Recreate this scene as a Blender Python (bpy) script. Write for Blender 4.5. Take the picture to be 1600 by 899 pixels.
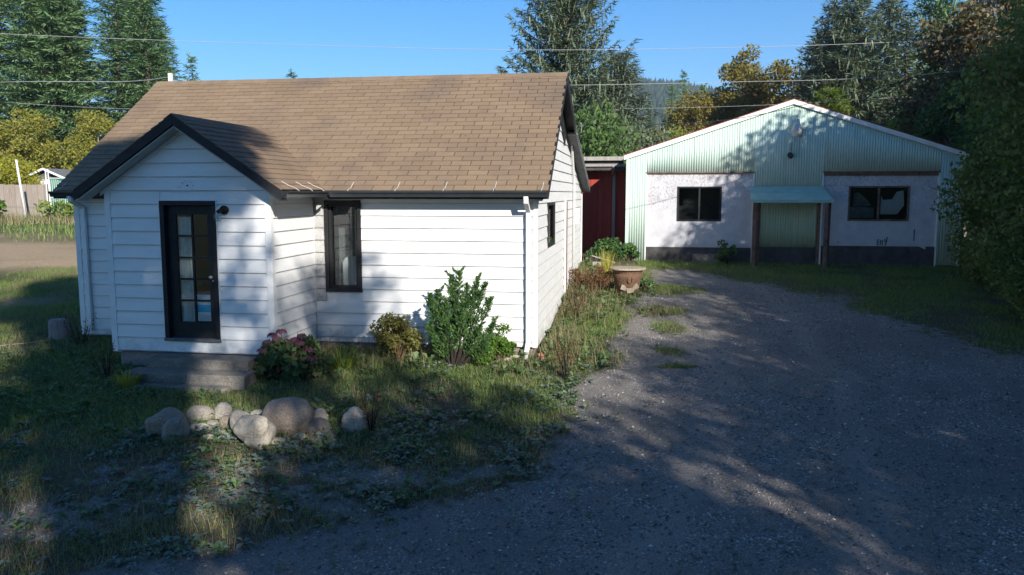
import bpy, bmesh, math, random
import numpy as np
from mathutils import Vector, Matrix
R_ = math.radians
scene = bpy.context.scene
col = scene.collection
for o in list(bpy.data.objects):
    bpy.data.objects.remove(o)
random.seed(7)
RNG = np.random.default_rng(7)

# ------------------------------------------------------------------ camera, sky, sun, exposure
CAM_H = 2.62
cam = bpy.data.cameras.new('camera'); cam_o = bpy.data.objects.new('camera', cam); col.objects.link(cam_o)
cam.sensor_width = 36.0; cam.lens = 36.0*1265.0/1600.0
cam.clip_start = 0.05; cam.clip_end = 6000
cam_o.location = (0, 0, CAM_H); cam_o.rotation_euler = (math.pi/2-0.1158, 0, 0)
scene.camera = cam_o
TH = 0.1552                                   # the house and the barn stand turned by this angle
HX, HY = 0.385, 12.946                        # front right corner of the house
SUN_AZ = R_(35.0)-TH; SUN_EL = R_(25.0)       # right of straight-behind, elevation
SUN = Vector((math.sin(SUN_AZ)*math.cos(SUN_EL), -math.cos(SUN_AZ)*math.cos(SUN_EL), math.sin(SUN_EL)))
world = bpy.data.worlds.new('World'); scene.world = world; world.use_nodes = True
wn = world.node_tree; wn.nodes.clear()
sky = wn.nodes.new('ShaderNodeTexSky'); sky.sky_type = 'NISHITA'; sky.sun_disc = False
sky.sun_elevation = SUN_EL; sky.sun_rotation = math.pi-SUN_AZ
sky.altitude = 100; sky.air_density = 1.0; sky.dust_density = 0.0; sky.ozone_density = 6.0
bg = wn.nodes.new('ShaderNodeBackground'); bg.inputs[1].default_value = 0.095
wo = wn.nodes.new('ShaderNodeOutputWorld')
hs_ = wn.nodes.new('ShaderNodeHueSaturation'); hs_.inputs['Saturation'].default_value = 1.22
wn.links.new(sky.outputs[0], hs_.inputs['Color']); wn.links.new(hs_.outputs[0], bg.inputs[0]); wn.links.new(bg.outputs[0], wo.inputs[0])
sl = bpy.data.lights.new('sun', 'SUN'); sl.energy = 5.0; sl.angle = R_(0.53); sl.color = (1.0, 0.945, 0.86)
so = bpy.data.objects.new('sun', sl); col.objects.link(so); so.location = (20, -30, 30)
so.rotation_euler = SUN.to_track_quat('Z', 'Y').to_euler()
scene.view_settings.view_transform = 'Standard'; scene.view_settings.look = 'None'
scene.view_settings.exposure = 0.8; scene.view_settings.gamma = 1.0
scene.render.engine = 'CYCLES'
scene.cycles.max_bounces = 6; scene.cycles.diffuse_bounces = 3; scene.cycles.transparent_max_bounces = 8
scene.cycles.caustics_reflective = False; scene.cycles.caustics_refractive = False

# ------------------------------------------------------------------ helpers
def link(o): col.objects.link(o); return o
def tag(o, label=None, cat=None, group=None, kind=None):
    if label: o['label'] = label
    if cat: o['category'] = cat
    if group: o['group'] = group
    if kind: o['kind'] = kind
    return o
def thing(name, label, cat, loc=(0, 0, 0), rz=0.0, group=None):
    o = bpy.data.objects.new(name, None); link(o); o.empty_display_size = 0.2
    o.location = loc; o.rotation_euler = (0, 0, rz)
    return tag(o, label, cat, group)
def copy_tree(o, parent=None):
    c = o.copy(); link(c)
    if parent is not None: c.parent = parent
    for ch in list(o.children): copy_tree(ch, c)
    return c
def np_mesh(name, V, F, smooth=False):
    V = np.asarray(V, dtype=np.float32); F = np.asarray(F, dtype=np.int32)
    m = bpy.data.meshes.new(name); n = F.shape[1]
    m.vertices.add(len(V)); m.vertices.foreach_set('co', V.ravel())
    m.loops.add(F.size); m.loops.foreach_set('vertex_index', F.ravel())
    m.polygons.add(len(F)); m.polygons.foreach_set('loop_start', np.arange(0, F.size, n, dtype=np.int32))
    if smooth: m.polygons.foreach_set('use_smooth', np.ones(len(F), dtype=bool))
    m.update(calc_edges=True); m.validate()
    return m
class MB:
    def __init__(s): s.v = []; s.f = []
    def add(s, vs, fs):
        k = len(s.v); s.v += [tuple(p) for p in vs]; s.f += [tuple(i+k for i in f) for f in fs]
    def box8(s, p):   # 4 bottom (ccw) then 4 top
        s.add(p, [(3, 2, 1, 0), (4, 5, 6, 7), (0, 1, 5, 4), (1, 2, 6, 5), (2, 3, 7, 6), (3, 0, 4, 7)])
    def box(s, x0, x1, y0, y1, z0, z1):
        s.box8([(x0, y0, z0), (x1, y0, z0), (x1, y1, z0), (x0, y1, z0), (x0, y0, z1), (x1, y0, z1), (x1, y1, z1), (x0, y1, z1)])
    def bar(s, p, q, w, h, up=(0, 0, 1)):
        p = Vector(p); q = Vector(q); d = (q-p).normalized(); a = d.cross(Vector(up))
        if a.length < 1e-4: a = d.cross(Vector((0, 1, 0)))
        a.normalize(); b = a.cross(d).normalized(); a *= w/2; b *= h/2
        s.box8([p-a-b, p+a-b, q+a-b, q-a-b, p-a+b, p+a+b, q+a+b, q-a+b])
    def prism(s, poly, vec):      # planar polygon extruded
        n = len(poly); v = Vector(vec); vs = [Vector(p) for p in poly]
        s.add(vs+[p+v for p in vs], [tuple(range(n-1, -1, -1)), tuple(range(n, 2*n))]+[(i, (i+1) % n, n+(i+1) % n, n+i) for i in range(n)])
    def tube(s, path, r, n=6, cap=True):
        path = [Vector(p) for p in path]; rs = r if isinstance(r, (list, tuple)) else [r]*len(path)
        k0 = len(s.v); m = len(path)
        for i, p in enumerate(path):
            d = (path[min(i+1, m-1)]-path[max(i-1, 0)]).normalized()
            a = d.cross(Vector((0, 0, 1)))
            if a.length < 1e-3: a = d.cross(Vector((0, 1, 0)))
            a.normalize(); b = d.cross(a)
            for j in range(n):
                t = 2*math.pi*j/n; s.v.append(tuple(p+a*(math.cos(t)*rs[i])+b*(math.sin(t)*rs[i])))
        for i in range(m-1):
            for j in range(n):
                s.f.append((k0+i*n+j, k0+i*n+(j+1) % n, k0+(i+1)*n+(j+1) % n, k0+(i+1)*n+j))
        if cap:
            s.f.append(tuple(k0+j for j in range(n-1, -1, -1))); s.f.append(tuple(k0+(m-1)*n+j for j in range(n)))
    def lathe(s, prof, n=24, c=(0, 0, 0)):
        k0 = len(s.v); m = len(prof)
        for r, z in prof:
            for j in range(n):
                t = 2*math.pi*j/n; s.v.append((c[0]+r*math.cos(t), c[1]+r*math.sin(t), c[2]+z))
        for i in range(m-1):
            for j in range(n): s.f.append((k0+i*n+j, k0+i*n+(j+1) % n, k0+(i+1)*n+(j+1) % n, k0+(i+1)*n+j))
        s.f.append(tuple(k0+j for j in range(n-1, -1, -1))); s.f.append(tuple(k0+(m-1)*n+j for j in range(n)))
    def mesh(s, name, smooth=False):
        m = bpy.data.meshes.new(name); m.from_pydata(s.v, [], s.f)
        bm = bmesh.new(); bm.from_mesh(m); bmesh.ops.recalc_face_normals(bm, faces=bm.faces); bm.to_mesh(m); bm.free()
        if smooth:
            for p in m.polygons: p.use_smooth = True
        return m
    def build(s, name, mat, parent=None, smooth=False, loc=None):
        return obj(name, s.mesh(name, smooth), mat, parent, loc)
def obj(name, mesh, mat, parent=None, loc=None):
    o = bpy.data.objects.new(name, mesh); link(o)
    if mat and not mesh.materials: mesh.materials.append(M[mat] if isinstance(mat, str) else mat)
    if parent is not None: o.parent = parent
    if loc is not None: o.location = loc
    return o
def bevel(o, w=0.006, seg=2):
    b = o.modifiers.new('bevel', 'BEVEL'); b.width = w; b.segments = seg; b.limit_method = 'ANGLE'; return o

# value noise on numpy arrays
def _hash(ix, iy, s):
    h = (ix*374761393 + iy*668265263 + s*1442695041) & 0xffffffff
    h = ((h ^ (h >> 13))*1274126177) & 0xffffffff
    return ((h ^ (h >> 16)) & 0xffff)/65535.0
def vnoise(x, y, s=0):
    x = np.asarray(x, float); y = np.asarray(y, float)
    ix = np.floor(x).astype(np.int64); iy = np.floor(y).astype(np.int64); fx = x-ix; fy = y-iy
    fx = fx*fx*(3-2*fx); fy = fy*fy*(3-2*fy)
    return (_hash(ix, iy, s)*(1-fx)+_hash(ix+1, iy, s)*fx)*(1-fy)+(_hash(ix, iy+1, s)*(1-fx)+_hash(ix+1, iy+1, s)*fx)*fy
def fbm(x, y, s=0, o=4):
    t = 0; a = 0.5
    for i in range(o): t = t+a*vnoise(x*2**i, y*2**i, s+i); a *= 0.5
    return t/0.94
def gz0(y):
    y = np.asarray(y, float)
    return np.interp(y, [-60, 0, 4, 23, 45, 120], [-0.95, -0.88, -0.623, 0.707, 1.40, 1.6])
def gz(x, y):
    x = np.asarray(x, float); y = np.asarray(y, float)
    return gz0(y)+(fbm(x*0.7, y*0.7, 3)-0.5)*0.07+(fbm(x*3.1, y*3.1, 9, 3)-0.5)*0.03
def gp(x, y, dz=0.0): return (x, y, float(gz(x, y))+dz)
def HW(a, b, z=0.0):      # house frame to world
    return Vector((HX+a*math.cos(TH)+b*math.sin(TH), HY-a*math.sin(TH)+b*math.cos(TH), z))
def to_house(x, y):
    dx = x-HX; dy = y-HY
    return dx*math.cos(TH)-dy*math.sin(TH), dx*math.sin(TH)+dy*math.cos(TH)

# ------------------------------------------------------------------ materials
M = {}
class NT:
    def __init__(s, name, rough=0.7, spec=0.3):
        m = bpy.data.materials.new(name); m.use_nodes = True; s.m = m; s.t = m.node_tree; s.n = s.t.nodes; s.l = s.t.links
        s.b = s.n['Principled BSDF']; s.b.inputs['Roughness'].default_value = rough
        s.b.inputs['Specular IOR Level'].default_value = spec; M[name] = m
    def node(s, t, **k):
        n = s.n.new(t)
        for a, v in k.items(): setattr(n, a, v)
        return n
    def set(s, inp, v):
        if hasattr(v, 'is_output') or isinstance(v, bpy.types.NodeSocket): s.l.new(v, inp)
        else:
            if isinstance(v, (tuple, list)) and len(v) == 3 and len(inp.default_value) == 4: v = (*v, 1)
            inp.default_value = v
    def coord(s, kind='Object', scale=(1, 1, 1)):
        c = s.node('ShaderNodeTexCoord'); mp = s.node('ShaderNodeMapping'); mp.inputs['Scale'].default_value = scale
        s.l.new(c.outputs[kind], mp.inputs[0]); return mp.outputs[0]
    def wcoord(s, scale=(1, 1, 1)):
        c = s.node('ShaderNodeNewGeometry'); mp = s.node('ShaderNodeMapping'); mp.inputs['Scale'].default_value = scale
        s.l.new(c.outputs['Position'], mp.inputs[0]); return mp.outputs[0]
    def noise(s, vec, scale, detail=4, rough=0.55):
        n = s.node('ShaderNodeTexNoise'); n.inputs['Scale'].default_value = scale; n.inputs['Detail'].default_value = detail
        n.inputs['Roughness'].default_value = rough; s.l.new(vec, n.inputs['Vector']); return n.outputs['Fac']
    def vor(s, vec, scale, feature='F1', out='Distance', rnd=1.0):
        n = s.node('ShaderNodeTexVoronoi'); n.feature = feature; n.inputs['Scale'].default_value = scale
        n.inputs['Randomness'].default_value = rnd; s.l.new(vec, n.inputs['Vector']); return n.outputs[out]
    def ramp(s, fac, stops):
        r = s.node('ShaderNodeValToRGB'); e = r.color_ramp.elements
        while len(e) < len(stops): e.new(0.5)
        for i, (p, c) in enumerate(stops):
            e[i].position = p; e[i].color = (*c, 1) if len(c) == 3 else c
        s.l.new(fac, r.inputs[0]); return r.outputs[0]
    def mix(s, f, a, b, mode='MIX'):
        n = s.node('ShaderNodeMix', data_type='RGBA', blend_type=mode)
        s.set(n.inputs['Factor'], f); s.set(n.inputs['A'], a); s.set(n.inputs['B'], b); return n.outputs['Result']
    def math(s, op, a, b=0.0, clamp=False):
        n = s.node('ShaderNodeMath', operation=op, use_clamp=clamp); s.set(n.inputs[0], a); s.set(n.inputs[1], b); return n.outputs[0]
    def rnd(s):     # one random number for each object and each loose piece
        a = s.node('ShaderNodeObjectInfo').outputs['Random']; b = s.node('ShaderNodeNewGeometry').outputs['Random Per Island']
        return s.math('FRACT', s.math('ADD', a, b))
    def color(s, c): s.set(s.b.inputs['Base Color'], c); return s
    def rough(s, r): s.set(s.b.inputs['Roughness'], r); return s
    def bump(s, h, strength=0.3, dist=0.01):
        n = s.node('ShaderNodeBump'); n.inputs['Strength'].default_value = strength; n.inputs['Distance'].default_value = dist
        s.l.new(h, n.inputs['Height']); s.l.new(n.outputs[0], s.b.inputs['Normal']); return s
    def attr(s, name): return s.node('ShaderNodeAttribute', attribute_name=name).outputs['Fac']

def simple(name, c, rough=0.7, spec=0.3, var=0.15, scale=6, bump=0.15, bd=0.004, metal=0.0):
    t = NT(name, rough, spec); v = t.coord()
    f = t.noise(v, scale, 6)
    dk = tuple(x*(1-var) for x in c); lt = tuple(min(1, x*(1+var)) for x in c)
    t.color(t.ramp(f, [(0.3, dk), (0.7, lt)])); t.bump(t.noise(v, scale*9, 4), bump, bd); t.b.inputs['Metallic'].default_value = metal
    return t
def siding_mat():
    t = NT('siding_white', 0.5, 0.35); v = t.coord('Object', (0.5, 0.5, 3.0))
    f = t.noise(v, 3.0, 6); streak = t.noise(t.coord('Object', (6, 6, 0.5)), 3.0, 5)
    c = t.ramp(f, [(0.3, (0.70, 0.70, 0.69)), (0.7, (0.80, 0.80, 0.79))])
    c = t.mix(t.math('MULTIPLY', t.rnd(), 0.10), c, (0.60, 0.60, 0.60))
    c = t.mix(t.ramp(streak, [(0.62, (0, 0, 0)), (0.85, (0.18, 0.18, 0.18))]), c, (0.55, 0.54, 0.51))
    sep = t.node('ShaderNodeSeparateXYZ'); t.l.new(t.coord('Object'), sep.inputs[0])      # mud splashed up from the flower bed
    sp = t.math('SUBTRACT', t.math('MULTIPLY', t.noise(t.coord('Object'), 5.0, 7, 0.7), 1.1), t.math('MULTIPLY', sep.outputs[2], 0.95))
    c = t.mix(t.ramp(sp, [(0.18, (0, 0, 0)), (0.55, (0.6, 0.6, 0.6))]), c, (0.30, 0.27, 0.22))
    t.color(c); t.bump(t.noise(t.coord('Object', (1, 1, 12)), 12, 5), 0.12, 0.003)
siding_mat()
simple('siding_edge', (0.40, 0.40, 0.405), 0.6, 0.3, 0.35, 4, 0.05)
simple('trim_white', (0.74, 0.74, 0.73), 0.5, 0.35, 0.06, 5, 0.05)
simple('soffit_grey', (0.50, 0.49, 0.47), 0.6, 0.3, 0.08, 5, 0.05)
simple('trim_black', (0.018, 0.018, 0.020), 0.55, 0.25, 0.3, 8, 0.15)
simple('gutter_black', (0.030, 0.034, 0.038), 0.32, 0.5, 0.25, 5, 0.05)
simple('rake_grey', (0.11, 0.115, 0.115), 0.6, 0.3, 0.35, 7, 0.2)
simple('metal_pale', (0.62, 0.62, 0.60), 0.4, 0.5, 0.1, 10, 0.05)
simple('metal_galv', (0.42, 0.43, 0.43), 0.38, 0.5, 0.2, 14, 0.05, metal=0.5)
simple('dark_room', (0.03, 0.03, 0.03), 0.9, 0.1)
simple('curtain', (0.80, 0.76, 0.70), 0.9, 0.1, 0.15, 12, 0.3)
simple('cushion', (0.55, 0.55, 0.54), 0.9, 0.1, 0.1, 12, 0.2)
simple('paper_white', (0.72, 0.74, 0.76), 0.6, 0.2, 0.04)
simple('paper_blue', (0.05, 0.33, 0.60), 0.6, 0.2, 0.1)
simple('paper_pale', (0.42, 0.56, 0.68), 0.6, 0.2, 0.1)
simple('brown_trim', (0.16, 0.075, 0.055), 0.7, 0.2, 0.3, 8)
simple('rust', (0.17, 0.06, 0.04), 0.8, 0.2, 0.4, 10)
simple('cable_black', (0.02, 0.02, 0.022), 0.6, 0.3)
simple('cable_grey', (0.34, 0.35, 0.36), 0.45, 0.4)
simple('bark', (0.095, 0.075, 0.058), 0.95, 0.1, 0.4, 9, 0.8, 0.02)
simple('bark_grey', (0.22, 0.20, 0.18), 0.95, 0.1, 0.35, 9, 0.8, 0.02)
simple('stem_brown', (0.13, 0.075, 0.05), 0.9, 0.1, 0.3, 20)
simple('stem_dark', (0.035, 0.028, 0.024), 0.9, 0.1, 0.3, 20)
simple('pole_wood', (0.28, 0.25, 0.22), 0.9, 0.1, 0.3, 6, 0.4)
simple('black_mark', (0.015, 0.014, 0.014), 0.9, 0.1)
simple('hose', (0.22, 0.24, 0.18), 0.5, 0.3)

def glass_mat():
    m = bpy.data.materials.new('glass'); m.use_nodes = True; t = m.node_tree; t.nodes.clear(); M['glass'] = m
    o = t.nodes.new('ShaderNodeOutputMaterial'); mx = t.nodes.new('ShaderNodeMixShader'); tr = t.nodes.new('ShaderNodeBsdfTransparent')
    gl = t.nodes.new('ShaderNodeBsdfGlossy'); gl.inputs['Roughness'].default_value = 0.02; tr.inputs[0].default_value = (0.86, 0.90, 0.90, 1)
    lw = t.nodes.new('ShaderNodeLayerWeight'); lw.inputs[0].default_value = 0.5; pw = t.nodes.new('ShaderNodeMath'); pw.operation = 'POWER'; pw.inputs[1].default_value = 4.0; t.links.new(lw.outputs['Facing'], pw.inputs[0])
    fr = t.nodes.new('ShaderNodeMath'); fr.operation = 'MULTIPLY_ADD'; fr.inputs[1].default_value = 0.85; fr.inputs[2].default_value = 0.07; t.links.new(pw.outputs[0], fr.inputs[0])
    t.links.new(fr.outputs[0], mx.inputs[0]); t.links.new(tr.outputs[0], mx.inputs[1]); t.links.new(gl.outputs[0], mx.inputs[2]); t.links.new(mx.outputs[0], o.inputs[0])
glass_mat()

def shingle_mat():
    t = NT('shingle', 0.92, 0.15); g = t.node('ShaderNodeNewGeometry')
    r = t.rnd(); P = t.wcoord()
    c = t.ramp(r, [(0.0, (0.228, 0.165, 0.110)), (0.35, (0.255, 0.186, 0.124)), (0.7, (0.268, 0.196, 0.132)), (1.0, (0.240, 0.172, 0.112))])
    sp = t.noise(P, 90, 3, 0.7); c = t.mix(0.55, c, t.ramp(sp, [(0.3, (0.5, 0.5, 0.5)), (0.7, (1.25, 1.2, 1.15))]), 'MULTIPLY')
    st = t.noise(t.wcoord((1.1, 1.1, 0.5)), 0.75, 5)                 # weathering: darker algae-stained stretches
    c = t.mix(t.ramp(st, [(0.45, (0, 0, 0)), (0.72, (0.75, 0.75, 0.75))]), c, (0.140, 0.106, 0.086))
    ms = t.noise(P, 7.0, 5); c = t.mix(t.ramp(ms, [(0.66, (0, 0, 0)), (0.78, (0.5, 0.5, 0.5))]), c, (0.055, 0.045, 0.035))
    t.color(c); t.bump(t.noise(P, 160, 3), 0.5, 0.004)
shingle_mat()
def stone_mat(name, c1, c2, speck=0.5):
    t = NT(name, 0.9, 0.2); v = t.coord('Object'); f = t.noise(v, 3.2, 7, 0.6)
    c = t.ramp(f, [(0.3, c1), (0.7, c2)]); s = t.noise(v, 42, 4, 0.7)
    c = t.mix(speck, c, t.ramp(s, [(0.36, (0.45, 0.45, 0.45)), (0.55, (1, 1, 1)), (0.72, (1.3, 1.3, 1.28))]), 'MULTIPLY')
    li = t.noise(v, 7.5, 5); c = t.mix(t.ramp(li, [(0.62, (0, 0, 0)), (0.74, (0.5, 0.5, 0.5))]), c, (0.11, 0.105, 0.085))
    t.color(c); t.bump(t.noise(v, 22, 9, 0.7), 0.9, 0.03)
stone_mat('stone_brown', (0.25, 0.20, 0.155), (0.38, 0.31, 0.245))
stone_mat('stone_grey', (0.24, 0.21, 0.175), (0.37, 0.335, 0.28))
stone_mat('stone_pale', (0.32, 0.285, 0.235), (0.50, 0.455, 0.385), 0.5)
stone_mat('stone_green', (0.24, 0.27, 0.24), (0.36, 0.40, 0.35), 0.35)
stone_mat('stone_dark', (0.15, 0.13, 0.11), (0.24, 0.21, 0.18))
stone_mat('concrete', (0.15, 0.135, 0.115), (0.26, 0.24, 0.21), 0.6)
stone_mat('concrete_pink', (0.26, 0.21, 0.20), (0.36, 0.30, 0.285), 0.4)
stone_mat('terracotta', (0.13, 0.075, 0.05), (0.22, 0.13, 0.085), 0.7)
stone_mat('brick_orange', (0.40, 0.17, 0.10), (0.48, 0.25, 0.16), 0.3)
stone_mat('lid_stone', (0.33, 0.27, 0.20), (0.44, 0.37, 0.29), 0.4)
def leaf_mat(name, cols, trans=0.3, rough=0.55, big=0.0):
    t = NT(name, rough, 0.25); r = t.rnd(); n = len(cols)
    c = t.ramp(r, [(i/(n-1), cc) for i, cc in enumerate(cols)])
    if big:
        f = t.noise(t.coord('Object'), big, 4); c = t.mix(t.ramp(f, [(0.35, (0, 0, 0)), (0.65, (0.6, 0.6, 0.6))]), c, cols[-1])
    t.color(c)
    tr = t.node('ShaderNodeBsdfTranslucent'); t.set(tr.inputs[0], t.mix(1.0, c, (1.3, 1.35, 0.7), 'MULTIPLY')); mx = t.node('ShaderNodeMixShader'); mx.inputs[0].default_value = trans
    out = t.n['Material Output']; t.l.new(t.b.outputs[0], mx.inputs[1]); t.l.new(tr.outputs[0], mx.inputs[2]); t.l.new(mx.outputs[0], out.inputs[0])
leaf_mat('leaf_fir', [(0.079, 0.158, 0.074), (0.132, 0.226, 0.090), (0.197, 0.290, 0.120), (0.106, 0.185, 0.094)], 0.15)
leaf_mat('leaf_spruce', [(0.077, 0.125, 0.077), (0.125, 0.164, 0.094), (0.173, 0.204, 0.133), (0.110, 0.133, 0.070)], 0.15)
leaf_mat('leaf_bluespruce', [(0.090, 0.126, 0.090), (0.138, 0.168, 0.126), (0.102, 0.132, 0.084)], 0.15)
leaf_mat('leaf_yellowgreen', [(0.138, 0.179, 0.035), (0.262, 0.276, 0.048), (0.359, 0.304, 0.055), (0.179, 0.179, 0.041)], 0.35)
leaf_mat('leaf_gold', [(0.28, 0.27, 0.03), (0.40, 0.36, 0.035), (0.22, 0.26, 0.04)], 0.4)
leaf_mat('leaf_alder', [(0.17, 0.14, 0.035), (0.28, 0.21, 0.045), (0.20, 0.19, 0.05), (0.14, 0.10, 0.035)], 0.35)
leaf_mat('leaf_willow', [(0.14, 0.20, 0.04), (0.22, 0.28, 0.05), (0.10, 0.15, 0.035)], 0.35)
leaf_mat('leaf_green', [(0.055, 0.109, 0.035), (0.086, 0.156, 0.043), (0.125, 0.203, 0.055), (0.070, 0.133, 0.040)], 0.3)
leaf_mat('leaf_hedge', [(0.064, 0.118, 0.036), (0.100, 0.172, 0.044), (0.150, 0.215, 0.056), (0.075, 0.130, 0.036), (0.185, 0.185, 0.055)], 0.3, 0.55, 0.8)
leaf_mat('leaf_russet', [(0.135, 0.101, 0.054), (0.095, 0.121, 0.047), (0.176, 0.135, 0.068), (0.121, 0.068, 0.041), (0.216, 0.176, 0.108)], 0.3)
leaf_mat('leaf_yew', [(0.033, 0.081, 0.033), (0.057, 0.122, 0.036), (0.114, 0.195, 0.045)], 0.2)
leaf_mat('leaf_bright', [(0.08, 0.16, 0.025), (0.12, 0.22, 0.03), (0.06, 0.12, 0.025)], 0.3)
leaf_mat('leaf_maple', [(0.117, 0.130, 0.033), (0.208, 0.208, 0.046), (0.169, 0.130, 0.046), (0.091, 0.117, 0.033)], 0.3)
leaf_mat('leaf_hydrangea', [(0.060, 0.118, 0.047), (0.101, 0.169, 0.060), (0.135, 0.101, 0.060)], 0.25)
leaf_mat('petal', [(0.22, 0.055, 0.105), (0.30, 0.10, 0.16), (0.17, 0.06, 0.09), (0.24, 0.13, 0.13)], 0.3)
leaf_mat('leaf_grey', [(0.15, 0.19, 0.15), (0.20, 0.24, 0.19), (0.10, 0.14, 0.09)], 0.15)
leaf_mat('leaf_weed', [(0.073, 0.137, 0.055), (0.118, 0.191, 0.073), (0.164, 0.209, 0.082)], 0.25)
leaf_mat('grass', [(0.092, 0.173, 0.041), (0.151, 0.243, 0.057), (0.203, 0.274, 0.072), (0.304, 0.284, 0.121)], 0.3)
leaf_mat('grass_dry', [(0.265, 0.218, 0.125), (0.359, 0.296, 0.172), (0.187, 0.156, 0.094), (0.172, 0.187, 0.078)], 0.25)
leaf_mat('weed_red', [(0.15, 0.06, 0.04), (0.20, 0.09, 0.05), (0.12, 0.07, 0.035), (0.14, 0.12, 0.04)], 0.25)
leaf_mat('weed_yellow', [(0.38, 0.34, 0.06), (0.30, 0.30, 0.05), (0.45, 0.36, 0.10)], 0.35)
leaf_mat('forest', [(0.026, 0.050, 0.031), (0.041, 0.067, 0.041), (0.055, 0.082, 0.046)], 0.1)

def ground_mat():
    t = NT('ground', 0.95, 0.15); P = t.wcoord(); gr = t.attr('gravel'); dry = t.attr('dry'); gn = t.attr('green')
    # gravel: two sizes of stone chips
    va = t.vor(P, 52, 'F1', 'Color'); vd = t.vor(P, 52, 'F1', 'Distance'); vb = t.vor(P, 110, 'F1', 'Color')
    sepa = t.node('ShaderNodeSeparateColor'); t.l.new(va, sepa.inputs[0]); sepb = t.node('ShaderNodeSeparateColor'); t.l.new(vb, sepb.inputs[0])
    ga = t.ramp(sepa.outputs[0], [(0.0, (0.118, 0.105, 0.094)), (0.5, (0.228, 0.207, 0.185)), (0.85, (0.325, 0.299, 0.271)), (1.0, (0.636, 0.612, 0.581))])
    gb = t.ramp(sepb.outputs[0], [(0.0, (0.118, 0.105, 0.094)), (0.6, (0.228, 0.207, 0.185)), (1.0, (0.388, 0.357, 0.323))])
    big = t.noise(P, 0.55, 6, 0.6); gravel = t.mix(t.ramp(t.noise(P, 3.0, 5), [(0.4, (0, 0, 0)), (0.6, (1, 1, 1))]), ga, gb)
    gravel = t.mix(t.ramp(big, [(0.42, (0, 0, 0)), (0.62, (0.968, 1.019, 1.101))]), gravel, t.ramp(t.noise(P, 40, 5, 0.7), [(0.3, (0.138, 0.124, 0.110)), (0.7, (0.263, 0.241, 0.221))]))
    tk = t.math('MULTIPLY', t.attr('track'), t.ramp(t.noise(P, 1.6, 5, 0.65), [(0.3, (0.138, 0.146, 0.157)), (0.65, (1.107, 1.165, 1.258))]))
    gravel = t.mix(tk, gravel, t.ramp(t.noise(P, 55, 5, 0.7), [(0.3, (0.228, 0.204, 0.181)), (0.7, (0.346, 0.314, 0.279))]))
    soil = t.ramp(t.noise(P, 14, 7, 0.65), [(0.3, (0.060, 0.048, 0.036)), (0.7, (0.150, 0.122, 0.090))])
    turf = t.ramp(t.noise(P, 30, 6, 0.7), [(0.3, (0.045, 0.062, 0.022)), (0.7, (0.115, 0.130, 0.048))])
    sand = t.ramp(t.noise(P, 9, 7, 0.65), [(0.3, (0.34, 0.245, 0.150)), (0.7, (0.47, 0.355, 0.225))])
    c = t.mix(gn, soil, turf); c = t.mix(dry, c, sand)
    brk = t.math('ADD', gr, t.math('MULTIPLY', t.math('SUBTRACT', t.noise(P, 5.5, 6, 0.65), 0.5), 0.9))
    gm = t.ramp(brk, [(0.42, (0, 0, 0)), (0.58, (1, 1, 1))]); c = t.mix(gm, c, gravel); t.color(c)
    h = t.math('ADD', t.math('MULTIPLY', vd, -0.8), t.math('MULTIPLY', t.noise(P, 60, 5, 0.7), 0.8)); t.bump(h, 0.75, 0.03)
ground_mat()
def pebble_mat():
    t = NT('pebble', 0.9, 0.2); r = t.rnd()
    t.color(t.ramp(r, [(0, (0.09, 0.082, 0.072)), (0.6, (0.22, 0.20, 0.18)), (0.92, (0.34, 0.315, 0.285)), (1, (0.58, 0.55, 0.50))]))
pebble_mat()
def corr_mat():
    t = NT('barn_metal', 0.55, 0.35); v = t.coord('Object')
    c = t.mix(t.rnd(), (0.47, 0.60, 0.53), (0.53, 0.65, 0.58))
    st = t.noise(t.coord('Object', (7, 7, 0.25)), 2.5, 6); c = t.mix(t.ramp(st, [(0.45, (0, 0, 0)), (0.75, (0.5, 0.5, 0.5))]), c, (0.52, 0.60, 0.50))
    f = t.noise(v, 2.2, 6); c = t.mix(t.ramp(f, [(0.55, (0, 0, 0)), (0.75, (0.35, 0.35, 0.35))]), c, (0.30, 0.44, 0.38))
    sp = t.noise(v, 26, 4); c = t.mix(t.ramp(sp, [(0.70, (0, 0, 0)), (0.80, (0.5, 0.5, 0.5))]), c, (0.16, 0.22, 0.18)); t.color(c)
corr_mat()
def door_metal():
    t = NT('door_metal', 0.6, 0.3); v = t.coord('Object'); sep = t.node('ShaderNodeSeparateXYZ'); t.l.new(v, sep.inputs[0])
    c = t.ramp(t.noise(t.coord('Object', (8, 8, 0.3)), 2.5, 6), [(0.35, (0.34, 0.50, 0.40)), (0.7, (0.52, 0.60, 0.44))])
    mold = t.math('ADD', t.math('MULTIPLY', t.math('SUBTRACT', 1.45, sep.outputs[2]), 1.6), t.math('SUBTRACT', t.noise(v, 7, 6, 0.7), 0.55))
    c = t.mix(t.ramp(mold, [(0.35, (0, 0, 0)), (0.75, (0.9, 0.9, 0.9))]), c, (0.045, 0.06, 0.05)); t.color(c)
door_metal()
simple('awning_teal', (0.30, 0.46, 0.40), 0.5, 0.35, 0.15, 4, 0.1)
simple('barn_trim', (0.74, 0.75, 0.73), 0.5, 0.35, 0.12, 5)
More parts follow.
